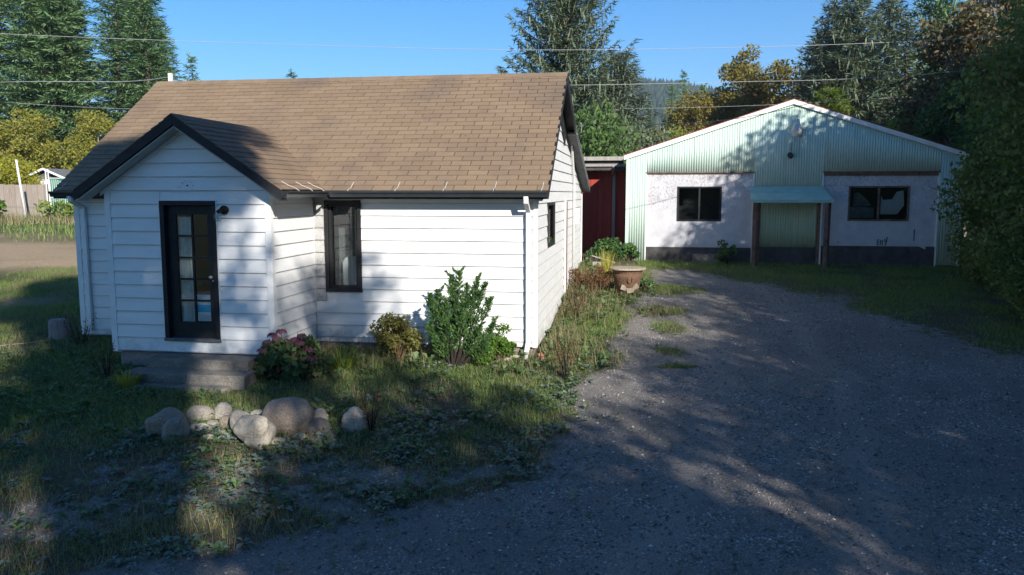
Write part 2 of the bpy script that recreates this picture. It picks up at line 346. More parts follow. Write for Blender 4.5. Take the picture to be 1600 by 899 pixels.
def stucco(name):
    t = NT(name, 0.9, 0.15); v = t.coord('Object'); sep = t.node('ShaderNodeSeparateXYZ'); t.l.new(v, sep.inputs[0])
    c = t.ramp(t.noise(v, 3, 6), [(0.3, (0.45, 0.45, 0.475)), (0.7, (0.57, 0.57, 0.595))])
    fl = t.noise(t.coord('Object', (1.0, 1.0, 0.6)), 30, 6, 0.66); hi = t.math('MULTIPLY', t.math('SUBTRACT', sep.outputs[2], 1.9), 0.09)   # peeling paint, worse near the top
    fl = t.math('ADD', t.math('ADD', fl, hi), t.math('MULTIPLY', t.math('SUBTRACT', t.noise(v, 1.1, 3), 0.5), 0.35))
    c = t.mix(t.ramp(fl, [(0.60, (0, 0, 0)), (0.70, (0.65, 0.65, 0.65))]), c, (0.26, 0.215, 0.215)); t.color(c)
    t.bump(t.noise(v, 30, 6), 0.5, 0.01)
stucco('stucco')
simple('barn_base', (0.075, 0.072, 0.072), 0.95, 0.1, 0.35, 4, 0.5, 0.01)
simple('barn_wood', (0.16, 0.11, 0.085), 0.9, 0.1, 0.4, 6, 0.5, 0.01)
def board_mat(name, c1, c2, c3):
    t = NT(name, 0.9, 0.15); v = t.coord('Object', (9, 9, 0.6)); f = t.noise(v, 3, 7)
    c = t.ramp(f, [(0.25, c1), (0.55, c2), (0.8, c3)]); c = t.mix(t.math('MULTIPLY', t.rnd(), 0.45), c, c1); t.color(c); t.bump(f, 0.4, 0.008)
board_mat('red_board', (0.30, 0.045, 0.03), (0.43, 0.075, 0.05), (0.36, 0.10, 0.075))
board_mat('fence_board', (0.20, 0.16, 0.13), (0.32, 0.27, 0.23), (0.40, 0.35, 0.30))
board_mat('grey_board', (0.23, 0.22, 0.20), (0.36, 0.34, 0.31), (0.44, 0.42, 0.38))
simple('slat_green', (0.035, 0.17, 0.11), 0.5, 0.3, 0.25, 9)
simple('roof_grey', (0.16, 0.165, 0.17), 0.8, 0.2, 0.2, 6)
simple('red_roof', (0.22, 0.05, 0.04), 0.7, 0.3, 0.3, 6)

# ------------------------------------------------------------------ ground and driveway
DRIVE = np.array([(3.6, 21.6), (3.44, 20.64), (2.77, 17.37), (1.91, 14.49), (1.39, 12.78), (0.97, 11.42), (0.69, 10.07), (0.48, 8.99), (0.27, 8.2), (-0.25, 7.67), (-1.22, 7.39), (-2.02, 7.01),
    (-2.59, 6.67), (-3.19, 6.41), (-5.0, 5.4), (-9, 3.5), (-16, 1.5), (-16, -9), (20, -9), (9.6, -2), (9.3, 8), (8.1, 12.59), (7.87, 14.02), (7.45, 15.52), (6.79, 17.37), (5.96, 19.71), (4.6, 21.1)])
def sd_poly(x, y, P):     # signed distance, positive inside
    d = np.full(x.shape, 1e9); ins = np.zeros(x.shape, bool); n = len(P)
    for i in range(n):
        ax, ay = P[i]; bx, by = P[(i+1) % n]; ex, ey = bx-ax, by-ay
        t = np.clip(((x-ax)*ex+(y-ay)*ey)/(ex*ex+ey*ey), 0, 1); d = np.minimum(d, np.hypot(x-ax-t*ex, y-ay-t*ey))
        c = ((ay > y) != (by > y)) & (x < (bx-ax)*(y-ay)/(by-ay+1e-12)+ax); ins ^= c
    return np.where(ins, d, -d)
DIRT = [(-4.2, 7.4, 1.0, 0.45), (-3.5, 8.25, 0.9, 0.4), (-2.5, 8.5, 0.9, 0.35), (-1.3, 8.3, 0.9, 0.4), (-0.6, 8.3, 0.5, 0.3), (-2.8, 7.6, 0.8, 0.4), (-1.8, 7.7, 0.7, 0.3)]
def gravel_field(x, y):
    k = np.clip((x-4.0)/2.0, 0, 1)          # the east edge fades slowly into patchy grass
    s = np.clip(0.5+(sd_poly(x, y, DRIVE)+0.25*k+(fbm(x*0.9, y*0.9, 15)-0.5)*(0.5+1.9*k))*(1.1-0.75*k), 0, 1)
    wx = x+(fbm(x*1.3, y*1.3, 61)-0.5)*1.6; wy = y+(fbm(x*1.3, y*1.3, 67)-0.5)*0.9
    for cx, cy, rx, ry in DIRT: s = np.maximum(s, np.clip(1.2-np.hypot((wx-cx)/rx, (wy-cy)/ry)*0.62, 0, 1)*0.60)
    # thin grass strip in the middle of the drive and worn grass edge by the barn
    for cx, cy, rx, ry in [(2.95, 14.9, 0.35, 0.5), (2.6, 13.2, 0.25, 0.3), (3.0, 16.3, 0.6, 0.5), (2.55, 12.3, 0.4, 0.12), (3.6, 18.6, 0.9, 0.7)]:
        s = np.minimum(s, np.clip(np.hypot((x-cx)/rx, (y-cy)/ry)*0.55, 0, 1))
    return s
def dry_field(x, y):
    s = np.clip(1.25-np.abs(y-23.6+0.10*(x+14))/8.0, 0, 1)*np.clip((-8.9-x)/1.5, 0, 1)
    return np.clip(s*3.2*(fbm(x*0.45, y*0.30, 21)-0.27)+np.clip(1-np.abs(y-27.5)/3, 0, 1)*s*0.5*fbm(x*0.9, y*0.6, 23), 0, 1)
CL = np.array([(-6, -2), (0.2, 3), (2.6, 7.5), (4.0, 12.0), (4.9, 17), (5.2, 20.5)])
def track_field(x, y):
    d = np.full(x.shape, 1e9)
    for (ax, ay), (bx, by) in zip(CL[:-1], CL[1:]):
        ex, ey = bx-ax, by-ay; t = np.clip(((x-ax)*ex+(y-ay)*ey)/(ex*ex+ey*ey), 0, 1); d = np.minimum(d, np.hypot(x-ax-t*ex, y-ay-t*ey))
    d = d+(fbm(x*0.8, y*0.8, 41)-0.5)*0.5
    return np.clip(1-np.abs(d-0.85)/0.38, 0, 1)
def green_field(x, y):
    f = fbm(x*0.8, y*0.8, 31)
    base = np.clip((f-0.30)*2.6, 0, 1)
    left = np.clip((-4.0-x)/1.5, 0, 1); barn = np.clip((y-16)/2, 0, 1)*np.clip((x-3.5)/1.0, 0, 1)
    base = base*(1-0.75*np.clip((9.9-y)/1.2, 0, 1)*np.clip((x+6.5)/1.5, 0, 1))
    return np.clip(np.maximum(base*0.75, np.maximum(left, barn)*(0.45+0.55*base)), 0, 1)
def build_ground():
    xs = np.concatenate([[-3000, -1200, -500, -220, -120, -75, -50], np.arange(-36, -14, 0.8), np.arange(-14, 13.0, 0.11), np.arange(13, 36, 0.8), [50, 75, 120, 220, 500, 1200, 3000]])
    ys = np.concatenate([[-600, -250, -100, -50, -25, -12], np.arange(-6, 3.6, 0.6), np.arange(3.6, 24, 0.11), np.arange(24, 62, 0.7), [66, 75, 90, 120, 180, 300, 600, 1200, 3000]])
    X, Y = np.meshgrid(xs, ys); Z = gz(X, Y)
    G = gravel_field(X, Y); D = dry_field(X, Y); N = green_field(X, Y); K = track_field(X, Y)
    V = np.stack([X, Y, Z], -1).reshape(-1, 3); nx = len(xs); ny = len(ys)
    i, j = np.meshgrid(np.arange(nx-1), np.arange(ny-1)); k = (j*nx+i).ravel()
    F = np.stack([k, k+1, k+1+nx, k+nx], -1)
    gn = G+(fbm(X*4, Y*4, 55)-0.5)*0.4
    fc = (gn.ravel()[F].mean(1) > 0.5)
    cen = V[F].mean(1); fc &= (np.abs(cen[:, 0]) < 22) & (cen[:, 1] < 23) & (cen[:, 1] > -12)
    for name, sel in (('ground', ~fc), ('gravel_driveway', fc)):
        f = F[sel]; u, inv = np.unique(f.ravel(), return_inverse=True)
        m = np_mesh(name, V[u], inv.reshape(-1, 4), True)
        for an, A in (('gravel', G), ('dry', D), ('green', N), ('track', K)):
            a = m.attributes.new(an, 'FLOAT', 'POINT'); a.data.foreach_set('value', A.ravel()[u].astype(np.float32))
        o = obj(name, m, 'ground'); tag(o, kind='structure')
build_ground()

# ------------------------------------------------------------------ foliage tools
def rhombi(C, D, S, L, W):
    """leaf faces: centres C, length direction D, side direction S, lengths L, widths W"""
    C = np.asarray(C); n = len(C); L = np.asarray(L).reshape(-1, 1)*0.5; W = np.asarray(W).reshape(-1, 1)*0.5
    V = np.empty((n, 4, 3), np.float32); V[:, 0] = C-D*L; V[:, 1] = C+S*W-D*L*0.1; V[:, 2] = C+D*L; V[:, 3] = C-S*W-D*L*0.1
    return V.reshape(-1, 3), np.arange(n*4).reshape(-1, 4)
def unit(v): return v/np.maximum(np.linalg.norm(v, axis=-1, keepdims=True), 1e-9)
def rand_dirs(rng, n): return unit(rng.normal(size=(n, 3)))
def perp(rng, D):
    return unit(np.cross(D, rand_dirs(rng, len(D))))
def clump_leaves(rng, centers, radii, counts, size, flat=0.35, asp=0.55, down=0.15):
    C = []; O = []
    for c, r, k in zip(centers, radii, counts):
        d = rand_dirs(rng, k); rr = r*np.power(rng.random((k, 1)), 0.42)
        C.append(np.asarray(c)+d*rr*np.array([1, 1, 0.82])); O.append(d)
    C = np.concatenate(C); O = np.concatenate(O); n = len(C)
    D = unit(O*0.6+rand_dirs(rng, n)*0.9+np.array([0, 0, -down])); S = perp(rng, D)
    L = size*(0.6+0.8*rng.random(n)); return rhombi(C, D, S, L, L*asp)
def mesh_leaves(name, parts):
    Vs = []; Fs = []; k = 0
    for V, F in parts: Vs.append(V); Fs.append(F+k); k += len(V)
    return np_mesh(name, np.concatenate(Vs), np.concatenate(Fs))

def conifer_meshes(seed, H, Rb, nbr=120, z0=0.10, droop=0.25, upturn=0.25, leaf=0.34, step=0.17, prof=0.85, hang=0.0, ragged=0.35, lw=0.30, twig=0.34, whorl=0.6):
    rng = np.random.default_rng(seed); C = []; D = []; S = []; L = []; W = []
    mb = MB(); mb.tube([(0, 0, -0.3), (0.05*rng.normal(), 0.05*rng.normal(), H*0.5), (0, 0, H*0.985)], [0.016*H+0.05, 0.010*H+0.03, 0.015], 7)
    zs = z0*H+(H*(1-z0))*np.power(np.linspace(0, 0.985, nbr), 0.92); az = 0.0
    wsp = whorl*(0.45+0.55*(1-zs/H)); zs = np.floor(zs/wsp)*wsp+rng.normal(size=nbr)*wsp*0.13; zs = np.clip(zs, 0.3, H*0.985)
    for i, z in enumerate(zs):
        az += 2.399+rng.normal()*0.25; fr = 1-z/H
        Lb = Rb*min(1.0, fr**prof*1.05)*(1-ragged*rng.random())+0.10*Rb*(0.3+rng.random()*0.5)
        dr = np.array([math.cos(az), math.sin(az), 0.0]); sd = np.array([-math.sin(az), math.cos(az), 0.0])
        asc = 0.55*(1-fr)**1.5-droop*fr**0.4
        n = max(3, int(Lb/step)); s = np.linspace(0.12, 1.0, n)
        P = np.outer(s*Lb, dr)+np.outer(np.ones(n), [0, 0, z]); P[:, 2] += Lb*(asc*s-(droop*0.5)*s+upturn*s*s)+rng.normal(size=n)*0.03
        if Lb > 0.5: mb.tube([(0, 0, z)]+[tuple(P[j]) for j in (n//3, 2*n//3, n-1)], [0.012+0.008*Lb, 0.010+0.006*Lb, 0.008+0.003*Lb, 0.004], 4, False)
        for side in (-1, 1, 0):
            tl = twig*(0.55+0.75*np.sin(np.pi*np.clip(s, 0.05, 0.97))**0.6)*min(1.0, Lb/1.1+0.35)
            for rep in range(2):
                d = unit(dr*(0.75 if side else 1.0)+sd*side*(0.8+0.3*rng.random((n, 1)))+np.array([0, 0, 1.0])*(rng.normal(size=(n, 1))*0.28+(-0.12 if side else 0.1)))
                k = (0.35+0.65*rep)
                C.append(P+d*(tl[:, None]*k)+rng.normal(size=(n, 3))*0.03); D.append(d); S.append(unit(np.cross(d, np.array([0, 0, 1.0])+rng.normal(size=(n, 3))*0.45)))
                L.append(leaf*(0.7+0.6*rng.random(n))); W.append(leaf*lw*(0.7+0.6*rng.random(n)))
        if hang:
            d = unit(np.array([0, 0, -1.0])+rng.normal(size=(n, 3))*0.22); ll = hang*(0.4+0.9*rng.random(n))*min(1, Lb)
            C.append(P+d*(ll*0.5)[:, None]+rng.normal(size=(n, 3))*0.05); D.append(d); S.append(perp(rng, d)); L.append(ll); W.append(leaf*lw*1.1*np.ones(n))
    V, F = rhombi(np.concatenate(C), np.concatenate(D), np.concatenate(S), np.concatenate(L), np.concatenate(W))
    return mb.mesh('trunk'), np_mesh('crown', V, F)
def broadleaf_meshes(seed, H, Rc, zlow=0.12, nclump=46, leaves=420, size=0.12, clr=0.85, nlimb=9, asp=0.55, top=1.0, down=0.15, bare=0.0):
    rng = np.random.default_rng(seed); cz = H*(1+zlow)/2; hz = H*(1-zlow)/2
    mb = MB(); tr = 0.022*H+0.03; mb.tube([(0, 0, -0.3), (0.1*rng.normal(), 0.1*rng.normal(), H*0.3), (0.15*rng.normal(), 0.15*rng.normal(), H*0.62)], [tr*1.25, tr, tr*0.5], 8)
    cen = []; rad = []
    for i in range(nclump):
        u = (i+0.5)/nclump; ph = i*2.399+rng.normal()*0.3; zz = 1-2*u; rr = math.sqrt(max(0, 1-zz*zz)); k = 0.62+0.36*rng.random()
        zf = zz*k; wid = Rc*(1.0 if zf < 0 else (1-0.35*top*zf))
        cen.append((rr*k*wid*math.cos(ph), rr*k*wid*math.sin(ph), cz+zf*hz)); rad.append(clr*(0.6+0.7*rng.random())*min(Rc, hz)*0.42)
    for i in range(nclump//3):
        d = rand_dirs(rng, 1)[0]*rng.random()*0.5; cen.append((d[0]*Rc, d[1]*Rc, cz+d[2]*hz)); rad.append(clr*min(Rc, hz)*0.4)
    for i in range(0, len(cen), max(1, len(cen)//(nlimb*3))):
        c = cen[i]; z1 = max(0.1*H, min(0.6*H, c[2]*0.55)); mid = (c[0]*0.5+rng.normal()*0.1, c[1]*0.5+rng.normal()*0.1, (z1+c[2])/2+0.1)
        mb.tube([(0, 0, z1), mid, c], [tr*0.4, tr*0.25, 0.012], 5, False)
        for q in range(3):
            e = np.array(c)+rand_dirs(rng, 1)[0]*rad[i]*1.15; mb.tube([c, tuple(e)], [0.014, 0.004], 4, False)
    cnt = [int(leaves*(r/(clr*min(Rc, hz)*0.42))**2) for r in rad]
    V, F = clump_leaves(rng, cen, rad, cnt, size, asp=asp, down=down)
    return mb.mesh('trunk'), np_mesh('crown', V, F)
PROTO = {}
def tree(name, label, proto, loc, s=1.0, sz=1.0, rz=0.0, leaf='leaf_fir', bark='bark', group=None, cat='tree', tilt=0.0):
    tm, cm = PROTO[proto]
    t = thing(name, label, cat, loc, rz, group); t.scale = (s, s, s*sz); t.rotation_euler[0] = tilt
    a = bpy.data.objects.new('trunk', tm); link(a); a.parent = t
    b = bpy.data.objects.new('crown', cm); link(b); b.parent = t
    for o, mm in ((a, bark), (b, leaf)):
        if not o.data.materials: o.data.materials.append(M[mm])
        o.material_slots[0].link = 'OBJECT'; o.material_slots[0].material = M[mm]
    return t

# ------------------------------------------------------------------ the white house
house = thing('house', 'small white lap-sided house with brown shingle roof and gabled porch', 'house', (HX, HY, 0), -TH)
ZL = 2.255; WB = 0.2032; ZB = 0.14                # siding course line 0, exposure, bottom of siding
def wall_core(name, p0, d, n, L, z0, ztop, openings, parent, mat='trim_white', th=0.10):
    """wall slab with rectangular openings; p0 start (a,b), d along, n outward normal; ztop(s)"""
    mb = MB(); ss = sorted(set([0, L]+[q for o in openings for q in o[:2]]+[L*i/10 for i in range(11)]))
    for i in range(len(ss)-1):
        s0, s1 = ss[i], ss[i+1]; sm = (s0+s1)/2
        zs = [(z0, None)]; segs = []; cur = z0
        for o in sorted([o for o in openings if o[0] <= sm <= o[1]], key=lambda o: o[2]):
            if o[2] > cur: segs.append((cur, cur, o[2], o[2]))
            cur = o[3]
        segs.append((cur, cur, ztop(s0), ztop(s1)))
        for (za, zb, zc, zd) in segs:
            P = lambda s, z, k: (p0[0]+d[0]*s-n[0]*k, p0[1]+d[1]*s-n[1]*k, z)
            mb.box8([P(s0, za, 0), P(s1, zb, 0), P(s1, zb, th), P(s0, za, th), P(s0, zc, 0), P(s1, zd, 0), P(s1, zd, th), P(s0, zc, th)])
    return mb.build(name, mat, parent)
def siding(core, p0, d, n, L, z_lo, ztop, openings, s_lo=0.0, s_hi=None, inv=None):
    """lap boards on a wall; boards stop at openings and follow a sloping top given by inv(z)->(s0,s1)"""
    s_hi = L if s_hi is None else s_hi; k = 11
    P = lambda s, z, e: (p0[0]+d[0]*s+n[0]*e, p0[1]+d[1]*s+n[1]*e, z)
    while True:
        zb = max(z_lo, ZL-k*WB); zt = ZL-(k-1)*WB; k -= 1
        if zt <= z_lo: continue
        zmax = max(ztop(s) for s in np.linspace(s_lo, s_hi, 60))
        if zb >= zmax-0.02: break
        zt2 = min(zt, zmax-0.004)
        if inv: a0, a1 = inv(zb); b0, b1 = inv(zt2)
        else: a0, a1, b0, b1 = s_lo, s_hi, s_lo, s_hi
        cuts = [(o[0], o[1]) for o in openings if o[2] < zt-0.03 and o[3] > zb+0.03]
        segs = [[a0, a1, b0, b1]]
        for c0, c1 in sorted(cuts):
            q = segs.pop()
            if c0 > min(q[0], q[2])+0.01: segs.append([q[0], c0, q[2], c0])
            if c1 < max(q[1], q[3])-0.01: segs.append([c1, q[1], c1, q[3]])
        for (x0, x1, y0, y1) in segs:
            if x1-x0 < 0.02: continue
            y0 = min(max(y0, x0), (x0+x1)/2); y1 = max(min(y1, x1), (x0+x1)/2+0.001)
            e0 = 0.024; e1 = 0.006
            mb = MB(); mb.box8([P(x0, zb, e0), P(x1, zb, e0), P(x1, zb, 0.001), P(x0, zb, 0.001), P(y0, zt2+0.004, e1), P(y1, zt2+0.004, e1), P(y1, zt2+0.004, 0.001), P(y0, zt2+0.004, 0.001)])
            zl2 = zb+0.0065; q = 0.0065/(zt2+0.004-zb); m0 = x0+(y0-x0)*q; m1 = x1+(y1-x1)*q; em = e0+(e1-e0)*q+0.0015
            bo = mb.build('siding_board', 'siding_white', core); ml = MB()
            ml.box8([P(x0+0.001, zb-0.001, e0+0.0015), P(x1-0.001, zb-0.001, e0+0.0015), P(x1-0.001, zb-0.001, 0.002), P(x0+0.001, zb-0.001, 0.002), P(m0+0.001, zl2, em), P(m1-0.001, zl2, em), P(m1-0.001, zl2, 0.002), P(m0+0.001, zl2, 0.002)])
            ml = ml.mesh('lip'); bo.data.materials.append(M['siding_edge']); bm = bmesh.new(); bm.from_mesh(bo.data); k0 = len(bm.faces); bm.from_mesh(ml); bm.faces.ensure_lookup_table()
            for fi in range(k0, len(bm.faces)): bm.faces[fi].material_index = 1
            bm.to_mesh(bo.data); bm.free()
def cornerpost(a, b, z0, z1, w=0.085, mat='trim_white', name='corner_trim'):
    mb = MB(); mb.box(a-w/2, a+w/2, b-w/2, b+w/2, z0, z1); bevel(mb.build(name, mat, house), 0.004)
# roof profile of the main house (b -> z of the underside)
EB, EZ, SL = -0.30, 2.66, 0.69; RB = 2.92; RZ = EZ+SL*(RB-EB)
AL, AR = -8.27, 0.22
def roof_z(b): return float(np.interp(b, [EB, RB, 5.0, 10.35], [EZ, RZ, 4.08, 2.82]))
W_WIN = (-3.535+8.09, -2.906+8.09, 0.985, 2.505)
low = lambda s: 2.62
fw = wall_core('front_wall', (-8.09, 0), (1, 0), (0, -1), 8.09, ZB, low, [W_WIN], house)
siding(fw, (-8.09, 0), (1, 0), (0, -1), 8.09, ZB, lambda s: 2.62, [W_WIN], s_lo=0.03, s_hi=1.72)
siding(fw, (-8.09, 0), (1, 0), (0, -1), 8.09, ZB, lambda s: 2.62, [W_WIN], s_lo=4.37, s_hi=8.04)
ez = lambda s: roof_z(s)-0.10
E_WIN = (1.50, 2.65, 1.68, 2.42)
ew = wall_core('east_wall', (0, 0), (0, 1), (1, 0), 10.1, ZB, ez, [E_WIN], house)
def inv_e(z):
    zz = z+0.10
    lo = 0.05 if zz <= EZ-SL*EB*0+0.0 else max(0.05, EB+(zz-EZ)/SL)
    hi = 10.05 if zz <= roof_z(10.05) else float(np.interp(-zz, [-RZ, -4.08, -2.82], [RB, 5.0, 10.35]))
    return lo, max(hi, lo+0.01)
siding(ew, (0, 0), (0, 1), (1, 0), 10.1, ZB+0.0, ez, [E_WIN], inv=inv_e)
wall_core('west_wall', (-8.09, 10.1), (0, -1), (-1, 0), 10.1, ZB, lambda s: roof_z(10.1-s)-0.10, [], house)
wall_core('rear_wall', (0, 10.1), (-1, 0), (0, 1), 8.09, ZB, lambda s: 2.74, [], house)
# porch
PA0, PA1, PB = -6.35, -3.74, -1.61; PC = -5.045; PS = 0.66; PRZ = 3.74
DO = (-5.475-PA0, -4.578-PA0, 0.40, 2.51)
pz = lambda s: PRZ-0.12-PS*abs(PA0+s-PC)
pw = wall_core('porch_wall', (PA0, PB), (1, 0), (0, -1), PA1-PA0, 0.215, pz, [DO], house)
def inv_p(z):
    r = (PRZ-0.12-z)/PS; return max(0.04, PC-PA0-r), min(PA1-PA0-0.04, PC-PA0+r)
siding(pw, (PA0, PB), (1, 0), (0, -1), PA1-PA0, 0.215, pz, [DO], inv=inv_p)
ps = wall_core('porch_side_wall', (PA1, PB), (0, 1), (1, 0), -PB, 0.19, lambda s: 2.62, [], house)
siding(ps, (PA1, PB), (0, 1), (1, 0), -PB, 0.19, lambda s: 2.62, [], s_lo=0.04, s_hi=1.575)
wall_core('porch_side_wall', (PA0, 0), (0, -1), (-1, 0), -PB, 0.19, lambda s: 2.62, [], house)
cornerpost(PA0+0.02, PB+0.02, 0.20, 2.70, 0.095); cornerpost(PA1-0.02, PB+0.02, 0.20, 2.66, 0.095)
cornerpost(-8.09+0.02, 0.02, ZB-0.005, 2.64, 0.095); cornerpost(-0.012, 0.012, ZB-0.01, 2.66, 0.082)
cornerpost(PA1+0.012, -0.014, 0.18, 2.60, 0.035, 'soffit_grey'); cornerpost(-0.01, 10.09, ZB, 2.72, 0.09)
mb = MB(); mb.box(-8.05, -0.04, 0.03, 10.05, -0.5, ZB-0.002); mb.box(PA0+0.05, PA1-0.05, PB+0.05, 0.02, -0.5, 0.19); mb.build('foundation', 'concrete_pink', house)
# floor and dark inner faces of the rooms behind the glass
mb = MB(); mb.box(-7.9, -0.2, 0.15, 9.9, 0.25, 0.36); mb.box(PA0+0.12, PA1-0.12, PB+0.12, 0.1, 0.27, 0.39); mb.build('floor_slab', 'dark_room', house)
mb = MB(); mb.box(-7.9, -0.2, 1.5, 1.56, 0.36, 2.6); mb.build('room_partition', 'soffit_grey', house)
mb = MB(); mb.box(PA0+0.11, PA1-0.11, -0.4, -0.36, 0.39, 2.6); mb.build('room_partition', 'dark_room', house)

# roofs: deck slabs, fascia, shingles one by one
def slab(mb, pts, th):        # roof plane quad thickened downward
    lo = [(p[0], p[1], p[2]-th) for p in pts]; mb.add(list(lo)+list(pts), [(3, 2, 1, 0), (4, 5, 6, 7), (0, 1, 5, 4), (1, 2, 6, 5), (2, 3, 7, 6), (3, 0, 4, 7)])
roof = MB(); slab(roof, [(AL, EB, EZ), (AR, EB, EZ), (AR, RB, RZ), (AL, RB, RZ)], 0.07)
slab(roof, [(AL, RB+0.003, RZ), (AR, RB+0.003, RZ), (AR, 5.0, 4.08), (AL, 5.0, 4.08)], 0.07); slab(roof, [(AL, 5.003, 4.08), (AR, 5.003, 4.08), (AR, 10.35, 2.82), (AL, 10.35, 2.82)], 0.07)
for sg in (-1, 1):
    slab(roof, [(PC, -1.90, PRZ), (PC+sg*1.62, -1.90, PRZ-PS*1.62), (PC+sg*1.62, -0.05, PRZ-PS*1.62), (PC, 1.36, PRZ)], 0.06)
roof = roof.build('roof', 'trim_black', house)
SW, SE_, ST = 0.333, 0.143, 0.015
tabm = MB(); tabm.box8([(0.006, 0, -0.001), (SW-0.006, 0, -0.001), (SW-0.006, SE_+0.02, -0.006), (0.006, SE_+0.02, -0.006), (0.006, 0, ST), (SW-0.006, 0, ST), (SW-0.006, SE_+0.02, 0.001), (0.006, SE_+0.02, 0.001)])
tabmesh = tabm.mesh('shingle')
def plane_frame(o, x, y):     # matrix for a tab: o origin, x along the row, y up the slope
    x = Vector(x).normalized(); y = Vector(y).normalized(); z = x.cross(y); m = Matrix((x, y, z)).transposed().to_4x4(); m.translation = Vector(o); return m
tabs = []
lenm = math.hypot(RB-EB, RZ-EZ); nrow = int(lenm/SE_)
yv = Vector((0, RB-EB, RZ-EZ)).normalized()
for r in range(nrow+1):
    d = r*SE_-0.02; off = (r % 2)*SW*0.5+random.uniform(-0.012, 0.012)
    bb = EB+d*yv.y; zz = EZ+d*yv.z
    if d+SE_ > lenm+0.03: continue
    a = AL-0.01-off
    while a < AR-0.01:
        w = 1.0
        x0 = max(a, AL-0.012); x1 = min(a+SW, AR+0.012)
        # leave out what lies under the porch roof
        hid = abs((x0+x1)/2-PC) < (PRZ-zz)/PS-0.36 and zz < PRZ-0.12
        if x1-x0 > 0.06 and not hid: tabs.append((plane_frame((x0, bb, zz+0.010+random.uniform(0, 0.003)), (1, 0, random.uniform(-.004, .004)), yv), (x1-x0)/SW, bb))
        a += SW
for sg in (-1, 1):
    yv2 = Vector((-sg*1.0, 0, PS)).normalized(); lp = 1.62*math.hypot(1, PS); nr = int(lp/SE_)
    for r in range(nr+1):
        d = r*SE_-0.02; aa = PC+sg*1.62+yv2.x*d; zz = PRZ-PS*1.62+yv2.z*d
        if d+SE_ > lp+0.03: continue
        bend = EB+(zz+0.08-EZ)/SL+0.10; b0 = -1.915-(r % 2)*SW*0.5
        while b0 < bend:
            x0 = max(b0, -1.92); x1 = min(b0+SW, bend)
            if x1-x0 > 0.05:
                if sg > 0: tabs.append((plane_frame((aa, x0, zz+0.010), (0, 1, 0), yv2), (x1-x0)/SW, -1.0))
                else: tabs.append((plane_frame((aa, x1, zz+0.010), (0, -1, 0), yv2), (x1-x0)/SW, -1.0))
            b0 += SW
tabs.sort(key=lambda t: t[2]); rest = MB()
vis = [t for t in tabs]
for i, (m, sx, k) in enumerate(vis):
    mm = m @ Matrix.Diagonal((sx, 1, 1, 1))
    if i < 300:
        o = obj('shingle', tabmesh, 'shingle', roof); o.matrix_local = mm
    else:
        rest.add([mm @ v.co for v in tabmesh.vertices], [tuple(p.vertices) for p in tabmesh.polygons])
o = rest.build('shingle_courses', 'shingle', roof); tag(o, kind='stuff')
ridge = MB()
a = AL
while a < AR:         # ridge caps
    x1 = min(a+0.30, AR+0.01); lift = 0.02+0.004*random.random()
    for s in (-1, 1):
        ridge.box8([(a, RB, RZ+lift-0.004), (x1, RB, RZ+lift), (x1, RB+s*0.13, RZ+lift-SL*0.13), (a, RB+s*0.13, RZ+lift-0.004-SL*0.13), (a, RB, RZ+lift+0.008), (x1, RB, RZ+lift+0.012), (x1, RB+s*0.13, RZ+lift+0.012-SL*0.13), (a, RB+s*0.13, RZ+lift+0.008-SL*0.13)])
    a += 0.143
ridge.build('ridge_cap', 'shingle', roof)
mb = MB()
for s in (-1, 1): mb.box8([(PC, -1.92, PRZ+0.014), (PC, 1.32, PRZ+0.014), (PC+s*0.12, 1.2, PRZ+0.014-PS*0.12), (PC+s*0.12, -1.92, PRZ+0.014-PS*0.12), (PC, -1.92, PRZ+0.026), (PC, 1.32, PRZ+0.026), (PC+s*0.12, 1.2, PRZ+0.026-PS*0.12), (PC+s*0.12, -1.92, PRZ+0.026-PS*0.12)])
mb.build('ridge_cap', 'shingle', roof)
# rakes and fascia
def rake(p, q, h, th, mat, name='rake_board', n=(0, -1, 0), drop=0.0):
    p = Vector(p); q = Vector(q); z = Vector((0, 0, 1)); nn = Vector(n)
    mb = MB(); mb.box8([p-z*(h+drop), q-z*(h+drop), q-z*(h+drop)-nn*th, p-z*(h+drop)-nn*th, p-z*drop, q-z*drop, q-z*drop-nn*th, p-z*drop-nn*th]); return mb.build(name, mat, house)
for sg in (-1, 1):
    e = (PC+sg*1.635, -1.915, PRZ-PS*1.635+0.008); t = (PC+sg*0.002, -1.915, PRZ+0.008)
    rake(e, t, 0.150, 0.035, 'trim_black')
    # pale soffit and frieze under the porch rake
    mb = MB(); x0, x1 = PC+sg*1.60, PC+sg*0.004
    mb.box8([(x0, -1.875, PRZ-PS*1.60-0.175), (x1, -1.875, PRZ-0.175), (x1, -1.632, PRZ-0.175), (x0, -1.632, PRZ-PS*1.60-0.175), (x0, -1.875, PRZ-PS*1.60-0.155), (x1, -1.875, PRZ-0.155), (x1, -1.632, PRZ-0.155), (x0, -1.632, PRZ-PS*1.60-0.155)])
    mb.build('soffit', 'soffit_grey', house)
    f = (PC+sg*1.40, -1.634, PRZ-PS*1.40-0.177); t = (PC+sg*0.003, -1.634, PRZ-0.177)
    rake(f, t, 0.055, 0.02, 'trim_white', 'frieze_board')
rake((AR+0.012, EB, EZ+0.002), (AR+0.012, RB, RZ+0.002), 0.13, 0.025, 'trim_black', n=(1, 0, 0))
rake((AR+0.012, RB, RZ+0.002), (AR+0.012, 5.0, 4.082), 0.20, 0.025, 'trim_black', n=(1, 0, 0))
rake((AR+0.015, 5.0, 4.082), (AR+0.015, 10.35, 2.822), 0.19, 0.03, 'rake_grey', n=(1, 0, 0))
rake((AL-0.012, EB, EZ), (AL-0.012, RB, RZ), 0.13, 0.025, 'trim_black', n=(-1, 0, 0))
mb = MB()      # grey soffit under the east rake
